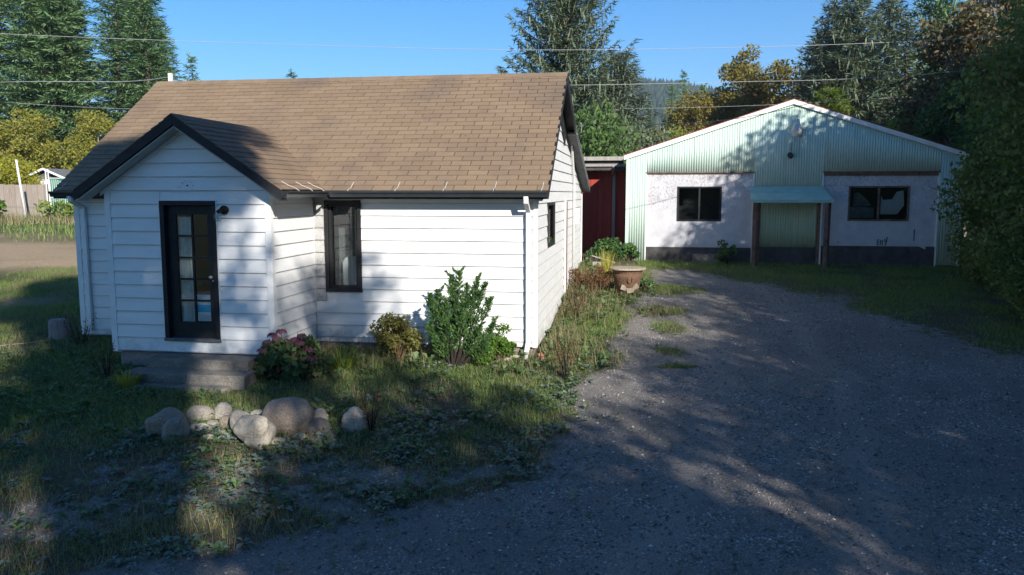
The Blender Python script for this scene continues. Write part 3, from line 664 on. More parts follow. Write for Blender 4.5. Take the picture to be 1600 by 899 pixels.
mb.box8([(0.024, 5.0, 3.90), (AR, 5.0, 3.90), (AR, 10.3, 2.65), (0.024, 10.3, 2.65), (0.024, 5.0, 3.93), (AR, 5.0, 3.93), (AR, 10.3, 2.68), (0.024, 10.3, 2.68)]); mb.build('soffit', 'rake_grey', house)
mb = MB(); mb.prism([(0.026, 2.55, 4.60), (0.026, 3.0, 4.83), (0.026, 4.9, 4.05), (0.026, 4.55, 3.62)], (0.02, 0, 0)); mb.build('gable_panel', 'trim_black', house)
mb = MB(); mb.box(-8.07, PA0-0.05, -0.27, -0.024, 2.575, 2.60); mb.box(PA1+0.06, -0.02, -0.27, -0.024, 2.575, 2.60); mb.build('soffit', 'soffit_grey', house)
for x0, x1 in ((AL, PC-1.64), (PC+1.66, AR)):
    mb = MB(); mb.box(x0, x1, EB-0.004, EB+0.02, EZ-0.13, EZ+0.004); mb.build('fascia', 'trim_black', house)
mb = MB(); mb.box8([(-0.10, -0.26, 2.50), (0.10, -0.26, 2.50), (0.10, 0.015, 2.50), (-0.10, 0.015, 2.50), (-0.13, -0.28, 2.60), (0.15, -0.28, 2.60), (0.15, 0.02, 2.60), (-0.13, 0.02, 2.60)]); mb.build('eave_return', 'soffit_grey', house)
# gutters: open K profile swept along the eave
def gutter(p, q, out, name='gutter'):
    p = Vector(p); q = Vector(q); o = Vector(out); z = Vector((0, 0, 1))
    prof = [(0.0, 0.0), (0.0, -0.095), (0.075, -0.095), (0.085, -0.05), (0.115, -0.02), (0.115, 0.0), (0.108, 0.0), (0.108, -0.018), (0.078, -0.045), (0.068, -0.088), (0.007, -0.088), (0.007, 0.0)]
    mb = MB(); mb.prism([p+o*x+z*y for x, y in prof], q-p); return mb.build(name, 'gutter_black', house)
GZ = 2.655
gutter((PC+1.64+0.115, EB-0.006, GZ), (AR-0.01, EB-0.006, GZ), (0, -1, 0)); gutter((AL-0.01, EB-0.006, GZ), (PC-1.66, EB-0.006, GZ), (0, -1, 0))
gutter((PC+1.645, -1.93, GZ), (PC+1.645, EB-0.12, GZ), (1, 0, 0))
for a in (AL+0.12, -2.98, -2.20, -1.42, -0.62, 0.13):
    z1 = EZ+SL*0.16; mb = MB(); mb.tube([(a, EB-0.115, GZ+0.002), (a, EB-0.06, GZ+0.035), (a+0.004, EB+0.02, EZ+SL*0.02+0.03), (a+0.006, EB+0.16, z1+0.03)], 0.004, 5); mb.build('gutter_strap', 'metal_pale', house)
for b in (-1.55, -1.05, -0.6):
    mb = MB(); mb.tube([(PC+1.75, b, GZ), (PC+1.70, b, GZ+0.04), (PC+1.58, b, GZ+0.085), (PC+1.48, b, GZ+0.14)], 0.004, 5); mb.build('gutter_strap', 'metal_pale', house)
def spout(path, w=0.075, d=0.055, name='downspout'):
    mb = MB()
    for i in range(len(path)-1):
        p = Vector(path[i]); q = Vector(path[i+1]); e = (q-p).normalized()*0.018
        mb.bar(p-e, q+e, w, d, (0, -1, 0.001))
    return bevel(mb.build(name, 'trim_white', house), 0.008)
spout([(-0.115, -0.36, 2.56), (-0.115, -0.34, 2.48), (-0.115, -0.075, 2.33), (-0.115, -0.065, 0.22), (-0.13, -0.30, -0.02), (-0.155, -0.42, -0.12)])
spout([(-7.93, -0.36, 2.56), (-7.93, -0.34, 2.50), (-7.90, -0.075, 2.38), (-7.90, -0.065, 0.24)])
# front window
def frame_rect(parent, a0, a1, z0, z1, b0, b1, w, mat, name='frame', axis='a'):
    for (x0, x1, y0, y1) in ((a0, a1, z1-w, z1), (a0, a1, z0, z0+w), (a0, a0+w, z0+w, z1-w), (a1-w, a1, z0+w, z1-w)):
        mb = MB()
        if axis == 'a': mb.box(x0, x1, b0, b1, y0, y1)
        else: mb.box(b0, b1, x0, x1, y0, y1)
        bevel(mb.build(name, mat, parent), 0.004)
w0, w1 = -3.535, -2.906
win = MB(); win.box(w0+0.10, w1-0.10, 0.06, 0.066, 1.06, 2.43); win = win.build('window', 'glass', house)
frame_rect(win, w0, w1, 0.985, 2.505, -0.045, 0.10, 0.062, 'trim_black'); frame_rect(win, w0+0.062, w1-0.062, 1.047, 2.443, -0.005, 0.085, 0.045, 'trim_black', 'sash')
ch = MB(); prof = [(-0.19, 0.0), (-0.20, 0.42), (-0.15, 0.50), (-0.05, 0.53), (0.10, 0.53), (0.17, 0.49), (0.19, 0.42), (0.19, 0.0)]
ch.prism([(-3.22+x, 0.42, 1.02+z) for x, z in prof], (0, 0.12, 0)); c = bevel(ch.build('armchair_back', 'cushion', house), 0.03, 3)
mb = MB(); mb.box(-3.4, -2.95, 0.5, 1.1, 0.36, 1.06); mb.build('armchair_seat', 'cushion', house)
mb = MB(); mb.bar((-3.10, 0.20, 1.10), (-2.99, 0.18, 1.14), 0.03, 0.03); mb.build('window_latch', 'paper_white', win)
for i in range(7):
    mb = MB(); mb.box(w0+0.02, w1-0.02, 0.56, 0.575, 1.02+i*0.205, 1.02+i*0.205+0.197); mb.build('blind_slat', 'rake_grey', win)
# east window (a dark wooden shutter-like sash), thin jamb, conduit, meter
eg = MB(); eg.box(0.012, 0.018, 1.50, 2.65, 1.68, 2.42); eg = eg.build('window', 'glass', house)
frame_rect(eg, 1.47, 2.68, 1.65, 2.45, -0.05, 0.032, 0.05, 'trim_black', axis='b')
mb = MB(); mb.box(-0.10, -0.09, 1.52, 2.63, 1.70, 2.40); mb.build('blind', 'rake_grey', eg)
mb = MB(); mb.box(0.0235, 0.075, 4.80, 4.88, 0.45, 2.44); mb.build('door_jamb', 'brown_trim', house)
mb = MB(); mb.box(0.0235, 0.06, 4.70, 4.795, 0.45, 2.46); mb.build('door_jamb', 'trim_white', house)
mb = MB(); mb.tube([(0.10, 5.35, 4.12), (0.09, 5.45, 4.02), (0.07, 6.0, 3.62), (0.06, 6.7, 3.0), (0.06, 6.85, 2.8), (0.06, 6.87, 0.4)], 0.03, 8); mb.build('conduit', 'trim_white', house, True)
mb = MB(); mb.box(0.024, 0.15, 7.45, 7.75, 1.85, 2.25); bevel(mb.build('meter_box', 'metal_pale', house), 0.01)
mb = MB(); mb.tube([(0.10, 5.35, 4.10), (0.22, 5.2, 4.02), (0.3, 5.1, 4.06), (0.34, 5.0, 4.13)], 0.014, 6); mb.tube([(0.10, 5.38, 4.06), (0.26, 5.25, 3.90), (0.34, 5.1, 3.95), (0.36, 5.0, 4.1)], 0.01, 6); mb.build('drip_loop', 'cable_grey', house)
mb = MB(); mb.box(-8.10, -8.03, 3.05, 3.12, 4.6, 5.10); mb.build('service_post', 'trim_white', house)
# wall lamp by the door
lp = MB(); lp.tube([(-4.43, PB-0.02, 2.375), (-4.43, PB-0.065, 2.375)], 0.065, 14); lp.tube([(-4.43, PB-0.05, 2.375), (-4.47, PB-0.11, 2.37), (-4.50, PB-0.12, 2.34)], 0.028, 8); lp = lp.build('wall_lamp', 'trim_black', house, True)
mb = MB(); mb.lathe([(0.035, 0.0), (0.05, -0.02), (0.055, -0.12), (0.05, -0.125)], 12, (-4.50, PB-0.12, 2.335)); mb.build('lamp_shade', 'glass', lp, True)
mb = MB(); mb.tube([(-5.01, PB-0.022, 2.735), (-5.01, PB-0.03, 2.735)], 0.012, 8); mb.build('nail_hole', 'black_mark', house)
for (x, z, r) in ((-5.10, 2.77, .014), (-5.06, 2.80, .010), (-4.95, 2.78, .010), (-4.93, 2.73, .012), (-4.95, 2.69, .008), (-5.14, 2.71, .012), (-5.18, 2.70, .008), (-4.99, 2.81, .008)):
    mb = MB(); mb.tube([(x, PB-0.020, z), (x+r, PB-0.026, z+r)], r*0.55, 5); mb.build('paint_chip', 'soffit_grey', house)
# glazed door
D0, D1, DZ0, DZ1 = -5.475, -4.578, 0.40, 2.51
door = MB(); fa, fb = D0+0.075, D1-0.07; dz0, dz1 = DZ0+0.04, DZ1-0.07
g0, g1, gz0_, gz1_ = fa+0.135, fb-0.115, dz0+0.235, dz1-0.13
for (x0, x1, y0, y1) in ((fa, fb, gz1_, dz1), (fa, fb, dz0, gz0_), (fa, g0, gz0_, gz1_), (g1, fb, gz0_, gz1_)): door.box(x0, x1, PB+0.05, PB+0.09, y0, y1)
door = bevel(door.build('door', 'trim_black', house), 0.004)
for (x0, x1, y0, y1) in ((D0, D1, DZ1-0.068, DZ1), (D0, fa-0.003, DZ0+0.035, DZ1-0.068), (fb+0.003, D1, DZ0+0.035, DZ1-0.068)):
    mb = MB(); mb.box(x0, x1, PB-0.045, PB+0.10, y0, y1); bevel(mb.build('door_frame', 'trim_black', house), 0.005)
mb = MB(); mb.box(D0-0.012, D1+0.012, PB-0.055, PB+0.10, DZ0-0.012, DZ0+0.034); bevel(mb.build('door_sill', 'rake_grey', house), 0.006)
for x in (D0-0.010, D1+0.010):
    mb = MB(); mb.box(x-0.009, x+0.009, PB-0.028, PB, DZ0, DZ1+0.018); mb.build('door_casing', 'trim_white', house)
mb = MB(); mb.box(D0-0.019, D1+0.019, PB-0.0285, PB, DZ1+0.001, DZ1+0.018); mb.build('door_casing', 'trim_white', house)
gm = (g0+g1)/2; rows = 5; rh = (gz1_-gz0_)/rows
mb = MB(); mb.box(gm-0.013, gm+0.013, PB+0.052, PB+0.088, gz0_, gz1_); mb.build('muntin', 'trim_black', door)
for r in range(1, rows):
    for x0, x1 in ((g0, gm-0.014), (gm+0.014, g1)):
        mb = MB(); mb.box(x0, x1, PB+0.052, PB+0.088, gz0_+r*rh-0.013, gz0_+r*rh+0.013); mb.build('muntin', 'trim_black', door)
for r in range(rows):
    for x0, x1 in ((g0, gm), (gm, g1)):
        mb = MB(); mb.box(x0+0.002, x1-0.002, PB+0.068, PB+0.072, gz0_+r*rh+0.002, gz0_+(r+1)*rh-0.002); mb.build('pane', 'glass', door)
cu = MB(); n = 26; zt = gz1_-0.045; zb = gz0_-0.03
cv = []
for i in range(n+1):
    x = g0-0.01+(gm-g0-0.01)*i/n; y = PB+0.115+0.018*math.sin(i*1.25)+0.006*math.sin(i*2.9); cv.append((x, y))
cu.add([(x, y, zb) for x, y in cv]+[(x, y, zt+0.012*math.sin(i*1.9)) for i, (x, y) in enumerate(cv)]+[(x, y+0.004, zb) for x, y in cv]+[(x, y+0.004, zt) for x, y in cv],
       [(i, i+1, n+2+i, n+1+i) for i in range(n)]+[(2*n+3+i, 2*n+2+i, 3*n+3+i, 3*n+4+i) for i in range(n)]); cu.build('curtain', 'curtain', door, True)
mb = MB(); mb.box(gm+0.02, g1-0.006, PB+0.076, PB+0.079, gz0_+0.012, gz0_+rh*0.45); mb.build('paper_notice', 'paper_white', door)
mb = MB(); mb.box(gm+0.02, g1-0.006, PB+0.0765, PB+0.0795, gz0_+rh*0.45+0.001, gz0_+rh*0.80); mb.build('paper_notice', 'paper_blue', door)
mb = MB(); mb.box(gm+0.02, g1-0.006, PB+0.076, PB+0.079, gz0_+rh*0.80+0.001, gz0_+rh*0.97); mb.build('paper_notice', 'paper_pale', door)
mb = MB(); mb.box(gm+0.02, g1-0.004, PB+0.076, PB+0.079, gz0_+rh*1.05, gz0_+rh*1.28); mb.build('paper_notice', 'paper_pale', door)
hd = MB(); hd.tube([(fb-0.055, PB+0.05, 1.37), (fb-0.055, PB+0.0, 1.37)], 0.014, 8); hd.lathe([(0.005, -0.03), (0.028, -0.02), (0.032, 0.0), (0.024, 0.02), (0.004, 0.026)], 12, (fb-0.055, PB-0.015, 1.37)); hd.build('door_knob', 'metal_galv', door, True)
mb = MB(); mb.tube([(fb-0.055, PB+0.05, 1.31), (fb-0.055, PB+0.042, 1.31)], 0.012, 8); mb.build('door_lock', 'metal_pale', door)
# concrete steps
st = thing('concrete_steps', 'worn grey concrete steps under the glazed porch door', 'steps', HW(-4.75, -2.0, -0.2), -TH)
mb = MB(); mb.box(-0.80, 0.80, -0.05, 0.37, 0.0, 0.40); bevel(mb.build('step', 'concrete', st), 0.012)
mb = MB(); mb.box(-0.93, 0.93, -0.42, -0.052, -0.1, 0.265); bevel(mb.build('step', 'concrete', st), 0.012)
mb = MB(); mb.box(-0.7, 0.75, -0.62, -0.422, -0.1, 0.13); bevel(mb.build('step', 'concrete', st), 0.015)

# ------------------------------------------------------------------ the pale green barn
BB = 10.6; BG = 0.60
barn = thing('barn', 'pale green corrugated metal barn with low gable and two boarded bays', 'barn', HW(0, BB, 0), -TH)
A0, A1, AC, AZ, EVZ = 1.27, 10.16, 5.73, 5.13, 3.70
def btop(a): return AZ-(AZ-EVZ)*abs(a-AC)/(AC-A0 if a < AC else A1-AC)-0.02
def corr(name, x0, x1, zlo, ztop, parent, y=0.0, mat='barn_metal', amp=0.009, pitch=0.0678, back=True):
    n = max(4, int(round((x1-x0)/pitch*6))); V = []; F = []
    for i in range(n+1):
        x = x0+(x1-x0)*i/n; yy = y-amp*math.sin(2*math.pi*x/pitch); V += [(x, yy, zlo(x) if callable(zlo) else zlo), (x, yy, ztop(x) if callable(ztop) else ztop)]
    for i in range(n): F.append((2*i, 2*i+2, 2*i+3, 2*i+1))
    m = bpy.data.meshes.new(name); m.from_pydata(V, [], F); m.update()
    for p in m.polygons: p.use_smooth = True
    o = obj(name, m, mat, parent); sd = o.modifiers.new('thick', 'SOLIDIFY'); sd.thickness = 0.003; sd.offset = -1; return o
p1 = (1.82, 4.74); p2 = (6.60, 9.57); PT = 3.18
cw = MB()     # wall behind the sheets
cw.prism([(A0+0.02, 0.03, BG-0.2), (A1-0.02, 0.03, BG-0.2), (A1-0.02, 0.03, EVZ-0.08), (AC, 0.03, AZ-0.10), (A0+0.02, 0.03, EVZ-0.08)], (0, 0.06, 0)) if False else None
for (x0, x1, z0, z1) in ((A0+0.02, p1[0]-0.03, BG-0.2, PT), (p1[1]+0.03, 4.90, BG-0.2, PT), (6.50, p2[0]-0.03, BG-0.2, PT), (p2[1]+0.03, A1-0.02, BG-0.2, PT), (4.90, 6.50, 2.46, PT)): cw.box(x0, x1, 0.03, 0.10, z0, z1)
cw.prism([(A0+0.02, 0.03, PT+0.001), (A1-0.02, 0.03, PT+0.001), (A1-0.02, 0.03, EVZ-0.08), (AC, 0.03, AZ-0.10), (A0+0.02, 0.03, EVZ-0.08)], (0, 0.06, 0))
cw.box(A0+0.01, A0+0.08, 0.10, 12.0, BG-0.3, EVZ-0.06); cw.box(A1-0.08, A1-0.01, 0.10, 12.0, BG-0.3, EVZ-0.06); cw.box(A0, A1, 12.0, 12.1, BG-0.3, EVZ)
cw.build('frame_wall', 'barn_wood', barn)
x = A0; SWD = 0.6102
while x < A1-0.02:
    x1 = min(x+SWD, A1)
    cuts = sorted(set([x, x1]+[c for c in (p1[0]-0.02, p1[1]+0.02, p2[0]-0.02, p2[1]+0.02) if x+0.03 < c < x1-0.03]))
    for c0, c1 in zip(cuts[:-1], cuts[1:]):
        m_ = (c0+c1)/2
        if p1[0]-0.02 < m_ < p1[1]+0.02 or p2[0]-0.02 < m_ < p2[1]+0.02: zl = PT+0.03
        elif p1[1] < m_ < p2[0]: zl = 2.62
        else: zl = BG+0.08
        corr('metal_sheet', c0+0.001, c1+0.012, zl, btop, barn, y=random.uniform(-0.003, 0.003))
    x = x1
for s, e in ((A0, 1), (A1, -1)):
    mb = MB(); mb.box(s-0.035, s+0.035, -0.022, 0.14, BG+0.06, EVZ-0.05); mb.build('corner_trim', 'barn_metal', barn)
for (xa, xb) in ((A0-0.10, AC), (A1+0.10, AC)):
    za = EVZ-0.02-(0.10)*(AZ-EVZ)/(AC-A0); mb = MB()
    mb.box8([(xa, -0.06, za-0.09), (xb, -0.06, AZ-0.09), (xb, 0.02, AZ-0.09), (xa, 0.02, za-0.09), (xa, -0.06, za+0.03), (xb, -0.06, AZ+0.03), (xb, 0.02, AZ+0.03), (xa, 0.02, za+0.03)]); mb.build('rake_trim', 'barn_trim', barn)
    mb = MB(); sl = 0.034
    mb.box8([(xa, -0.05, za+0.032), (xb, -0.05, AZ+0.032), (xb, 12.2, AZ+0.032), (xa, 12.2, za+0.032), (xa, -0.05, za+0.055), (xb, -0.05, AZ+0.055), (xb, 12.2, AZ+0.055), (xa, 12.2, za+0.055)]); mb.build('roof', 'red_roof', barn)
def bay(x0, x1, wx0, wx1, wz0, wz1, base):
    mb = MB()
    for (a, b, c, d) in ((x0, wx0, base, PT), (wx1, x1, base, PT), (wx0, wx1, base, wz0), (wx0, wx1, wz1, PT)): mb.box(a, b, 0.045, 0.09, c, d)
    pn = mb.build('infill_panel', 'stucco', barn)
    mb = MB(); mb.box(x0, x1, 0.030, 0.092, BG-0.3, base-0.002); mb.build('base_band', 'barn_base', barn)
    for xx in (x0-0.012, x1+0.012):
        mb = MB(); mb.box(xx-0.014, xx+0.014, -0.016, 0.08, BG, PT+0.03); mb.build('bay_trim', 'barn_trim', barn)
    mb = MB(); mb.box(x0-0.026, x1+0.026, -0.024, 0.08, PT+0.001, PT+0.035); mb.build('bay_trim', 'barn_wood', barn)
    return pn
bay(*p1, 2.68, 3.90, 1.84, 2.81, 1.10); bay(*p2, 7.28, 8.86, 1.87, 2.82, 1.18)
mb = MB(); mb.box(p2[0]+0.01, p2[1]-0.01, 0.02, 0.0445, PT-0.085, PT-0.002); mb.build('header_board', 'barn_wood', barn)
mb = MB(); mb.box(p2[0]+0.02, 7.26, 0.040, 0.0448, 2.835, 2.842); mb.build('panel_joint', 'barn_wood', barn)
for (x0, x1, z0, z1, mat) in ((2.68, 3.90, 1.84, 2.81, 'trim_black'), (7.28, 8.86, 1.87, 2.82, 'barn_wood')):
    w = MB(); w.box(x0+0.05, x1-0.05, 0.058, 0.063, z0+0.05, z1-0.05); w = w.build('window', 'glass', barn)
    frame_rect(w, x0, x1, z0, z1, 0.02, 0.10, 0.045, mat)
    mb = MB(); xm = (x0+x1)/2; mb.box(xm-0.025, xm+0.025, 0.03, 0.09, z0+0.045, z1-0.045); mb.build('mullion', mat, w)
    mb = MB(); mb.box(x0-0.1, x1+0.1, 0.9, 0.94, z0-0.3, z1+0.2); mb.build('inner_wall', 'dark_room', w)
def sheet(parent, pts, y, name, mat):
    mb = MB(); mb.prism([(x, y+0.02*math.sin(7*x+5*z), z) for x, z in pts], (0.0, 0.012, 0)); return mb.build(name, mat, parent)
sheet(barn, [(7.36, 1.95), (7.36, 2.25), (7.55, 2.26), (7.98, 2.23), (7.98, 1.95)], 0.14, 'torn_sheet', 'rake_grey')
sheet(barn, [(7.45, 2.27), (7.47, 2.62), (7.58, 2.66), (7.80, 2.45), (7.92, 2.28)], 0.17, 'torn_sheet', 'rake_grey')
sheet(barn, [(8.15, 2.05), (8.16, 2.55), (8.22, 2.44), (8.45, 2.46), (8.55, 2.66), (8.72, 2.70), (8.76, 2.3), (8.60, 2.05)], 0.15, 'torn_sheet', 'soffit_grey')
# dark letter-like strokes on the right panel
def dark_strokes(strokes, x0, z0, s, name='dark_mark'):
    for st_ in strokes:
        mb = MB(); mb.tube([(x0+px*s, 0.041, z0+pz_*s) for px, pz_ in st_], 0.012, 5); mb.build(name, 'black_mark', barn)
dark_strokes([[(0.35, 1.0), (0.05, 0.9), (0.05, 0.5), (0.05, 0.05), (0.35, 0)], [(0.05, 0.5), (0.3, 0.55)], [(0.6, 0), (0.6, 0.75), (0.8, 0.9), (0.95, 0.7), (0.95, 0)], [(1.25, 1.1), (1.4, 0.6), (1.7, 0.6)], [(1.75, 1.5), (1.65, 0.7), (1.45, -0.1)]], 8.08, 1.21, 0.15)
dark_strokes([[(0, 0), (0.05, 1.0), (0.0, 1.6), (0.08, 2.1)]], 9.02, 1.33, 0.15); dark_strokes([[(0, 0), (0.3, 0.1)]], 7.05, 1.27, 0.1)
mb = MB(); mb.prism([(9.13, 0.026, 1.20), (9.33, 0.026, 1.10), (9.33, 0.026, 1.20)], (0, 0.003, 0)); mb.build('peeled_corner', 'stucco', barn)
# doorway under the awning
x = 4.92
for i in range(3):
    x1 = min(x+0.535, 6.49); corr('door_sheet', x, x1+0.01, 1.12, 2.60, barn, y=0.12+0.002*i, mat='door_metal'); x = x1
mb = MB(); mb.box(4.90, 6.50, 0.10, 0.16, BG-0.3, 1.115); mb.build('base_band', 'barn_base', barn)
aw = MB(); aw.box8([(4.60, -0.78, 2.415), (6.72, -0.78, 2.43), (6.56, -0.012, 2.80), (4.62, -0.012, 2.80), (4.60, -0.78, 2.432), (6.72, -0.78, 2.447), (6.56, -0.012, 2.818), (4.62, -0.012, 2.818)])
aw = aw.build('awning', 'awning_teal', barn)
mb = MB(); mb.box8([(4.595, -0.36, 2.625), (6.65, -0.36, 2.637), (6.64, -0.33, 2.650), (4.60, -0.33, 2.640), (4.595, -0.36, 2.650), (6.65, -0.36, 2.662), (6.64, -0.33, 2.668), (4.60, -0.33, 2.658)]); mb.build('awning_seam', 'awning_teal', aw)
mb = MB(); mb.box(4.60, 6.72, -0.80, -0.782, 2.37, 2.447); mb.build('awning_lip', 'awning_teal', aw)
for xs in ((4.66, 4.80), (6.52, 6.62)):
    mb = MB(); mb.box(xs[0], xs[0]+0.09, -0.76, -0.66, 0.50, 2.41); bevel(mb.build('post', 'barn_wood', barn), 0.006)
    mb = MB(); mb.bar((xs[1]+0.02, -0.62, 0.55), (xs[1]-0.02+0.06, -0.60, 2.43), 0.07, 0.09, (0, 1, 0)); bevel(mb.build('post', 'brown_trim', barn), 0.006)
# barn lamp and vent
bl = MB(); bl.tube([(5.62, -0.01, 4.42), (5.68, -0.22, 4.40), (5.76, -0.42, 4.46), (5.78, -0.45, 4.52)], 0.018, 6); bl = bl.build('barn_lamp', 'metal_galv', barn, True)
mb = MB(); mb.lathe([(0.03, 0.50), (0.05, 0.47), (0.06, 0.38), (0.11, 0.30), (0.16, 0.22), (0.165, 0.20)], 16, (5.78, -0.46, 4.10)); mb.build('lamp_hood', 'metal_galv', bl, True)
mb = MB(); mb.lathe([(0.16, 0.199), (0.155, 0.19), (0.13, 0.04), (0.10, 0.02), (0.03, 0.015)], 16, (5.78, -0.46, 4.10)); mb.build('lamp_glass', 'soffit_grey', bl, True)
mb = MB(); mb.tube([(5.70, -0.012, 3.64), (5.66, -0.20, 3.66)], 0.075, 14); mb.build('vent_pipe', 'trim_black', barn)
mb = MB(); mb.tube([(5.70, -0.014, 4.0), (5.70, -0.014, 3.72)], 0.012, 6); mb.build('lamp_conduit', 'metal_galv', barn)

# ------------------------------------------------------------------ red shed between the two
shed = thing('red_shed', 'red board shed with grey eave behind the white house corner', 'shed', HW(-2.2, 13.0, 0), -TH)
x = -0.5; i = 0
while x < 3.32:
    w = 0.215; mb = MB(); mb.box(x+0.004, x+w-0.004, -0.012-0.004*(i % 2), 0.02, 0.5, 3.32); mb.build('board', 'red_board', shed); x += w; i += 1
mb = MB(); mb.box(-0.5, 3.32, 0.021, 3.2, 0.4, 3.30); mb.build('wall', 'barn_base', shed)
for q in ((-0.62, -0.59, 3.62, 3.74), (-0.55, -0.50, 3.44, 3.52)):
    mb = MB(); mb.box(-0.8, 3.42, *q); mb.build('fascia', 'grey_board', shed)
mb = MB(); mb.box8([(-0.8, -0.60, 3.70), (3.4, -0.60, 3.70), (3.4, 3.4, 3.86), (-0.8, 3.4, 3.86), (-0.8, -0.60, 3.74), (3.4, -0.60, 3.74), (3.4, 3.4, 3.90), (-0.8, 3.4, 3.90)]); mb.build('roof', 'roof_grey', shed)
mb = MB(); mb.box(-0.7, 3.35, -0.50, 0.02, 3.325, 3.36); mb.box(-0.7, 3.3, -0.49, -0.0, 3.36, 3.69); mb.build('soffit', 'barn_base', shed)
mb = MB(); mb.box(2.98, 3.07, -0.12, -0.03, 0.4, 3.32); mb.build('post', 'grey_board', shed)
mb = MB(); mb.tube([(3.02, -0.52, 3.48), (3.02, -0.50, 3.38), (2.99, -0.16, 3.20)], 0.04, 8); mb.build('downpipe', 'grey_board', shed, True)
mb = MB(); mb.lathe([(0.10, 3.85), (0.10, 4.12), (0.11, 4.13), (0.11, 4.16)], 14, (1.35, 0.6, 0)); mb.build('flue_pipe', 'metal_pale', shed, True)
mb = MB(); mb.bar((1.62, 0.4, 3.85), (1.50, 0.4, 4.5), 0.03, 0.03); mb.build('roof_stay', 'rust', shed)

# ------------------------------------------------------------------ loose things by the house
def rock(name, label, x, y, w, h, mat, seed, asp=0.85, tilt=0.0, rz=0.0, rough=0.2, group='boulders in the heap before the porch', cat='rock', sink=0.09):
    bm = bmesh.new(); bmesh.ops.create_icosphere(bm, subdivisions=4, radius=1.0); rng = np.random.default_rng(seed); off = rng.random(3)*50
    from mathutils import noise as mn
    for v in bm.verts:
        p = v.co.copy(); n = mn.noise(p*0.9+Vector(off))*rough*1.6+mn.noise(p*2.2+Vector(off))*rough*0.6+mn.noise(p*6+Vector(off))*rough*0.2+mn.noise(p*14+Vector(off))*0.012
        q = Vector((abs(p.x)**0.86*math.copysign(1, p.x), abs(p.y)**0.86*math.copysign(1, p.y), abs(p.z)**0.86*math.copysign(1, p.z)))
        v.co = q*(1+n)
    w *= 1.10; h *= 1.06
    for v in bm.verts: v.co = Vector((v.co.x*w*0.47, v.co.y*w*0.47*asp, v.co.z*h*0.5))
    bmesh.ops.rotate(bm, verts=bm.verts, cent=(0, 0, 0), matrix=Matrix.Rotation(tilt, 3, 'Y') @ Matrix.Rotation(rz, 3, 'Z'))
    zmin = min(v.co.z for v in bm.verts)
    for v in bm.verts: v.co.z -= zmin
    m = bpy.data.meshes.new(name); bm.to_mesh(m); bm.free()
    for p in m.polygons: p.use_smooth = True
    o = obj(name, m, mat, None, gp(x, y, -sink)); return tag(o, label, cat, group)
rock('boulder', 'long brown boulder with flat top at the porch end of the heap', -4.09, 9.38, 0.44, 0.36, 'stone_brown', 1, 0.8, 0.1)
rock('boulder', 'grey speckled upright boulder leaning on the long brown boulder', -3.93, 9.20, 0.26, 0.34, 'stone_grey', 2, 0.9, 0.25)
rock('boulder', 'smooth oval grey boulder beside the pale egg-shaped one', -3.92, 9.95, 0.34, 0.24, 'stone_grey', 3, 0.8, 0.05, rough=0.06)
rock('boulder', 'pale egg-shaped boulder standing at the back of the heap', -3.65, 9.97, 0.22, 0.28, 'stone_pale', 4, 0.9, 0.25, rough=0.05)
rock('boulder', 'small rough grey stone below the oval boulder', -3.65, 9.62, 0.16, 0.15, 'stone_grey', 5, rough=0.25)
rock('boulder', 'small brown stone tilted against the white boulder', -3.50, 9.70, 0.17, 0.20, 'stone_brown', 6, 0.8, -0.6)
rock('boulder', 'flat bluish grey slab stone low in the heap', -3.48, 9.45, 0.20, 0.12, 'stone_grey', 7, 0.8, 0.05, rough=0.08)
rock('boulder', 'flat angular pale green stone at the foot of the heap', -3.35, 9.24, 0.23, 0.13, 'stone_green', 8, 0.7, -0.25, rough=0.25)
rock('boulder', 'white upright boulder with a shiny vein in the middle of the heap', -3.22, 9.42, 0.25, 0.35, 'stone_pale', 9, 0.85, -0.35, rough=0.12)
rock('boulder', 'large lumpy pale angular boulder at the foot of the heap', -2.94, 9.06, 0.37, 0.36, 'stone_pale', 10, 0.9, 0.45, rough=0.26)
rock('boulder', 'small round pale boulder tucked behind the biggest brown one', -3.21, 9.95, 0.18, 0.21, 'stone_pale', 11, 0.9, rough=0.06)
rock('boulder', 'small grey stone wedged between white and biggest brown boulders', -3.10, 9.74, 0.14, 0.14, 'stone_grey', 12)
rock('boulder', 'biggest boulder of the heap, rounded and brown', -2.70, 9.56, 0.58, 0.47, 'stone_brown', 13, 0.8, 0.1, rough=0.09)
rock('boulder', 'rough pale stone behind the biggest boulder', -2.41, 9.85, 0.22, 0.22, 'stone_grey', 14, rough=0.3)
rock('boulder', 'brown grey pointed stone leaning beside the biggest boulder', -2.33, 9.48, 0.25, 0.27, 'stone_dark', 15, 0.8, -0.35, rough=0.2)
rock('boulder', 'low dark stone half sunk at the end of the heap', -2.22, 9.34, 0.26, 0.14, 'stone_dark', 16)
rock('boulder', 'lone white boulder among weeds apart from the heap', -1.91, 9.63, 0.31, 0.33, 'stone_pale', 17, 0.9, -0.3, rough=0.14, group=None)
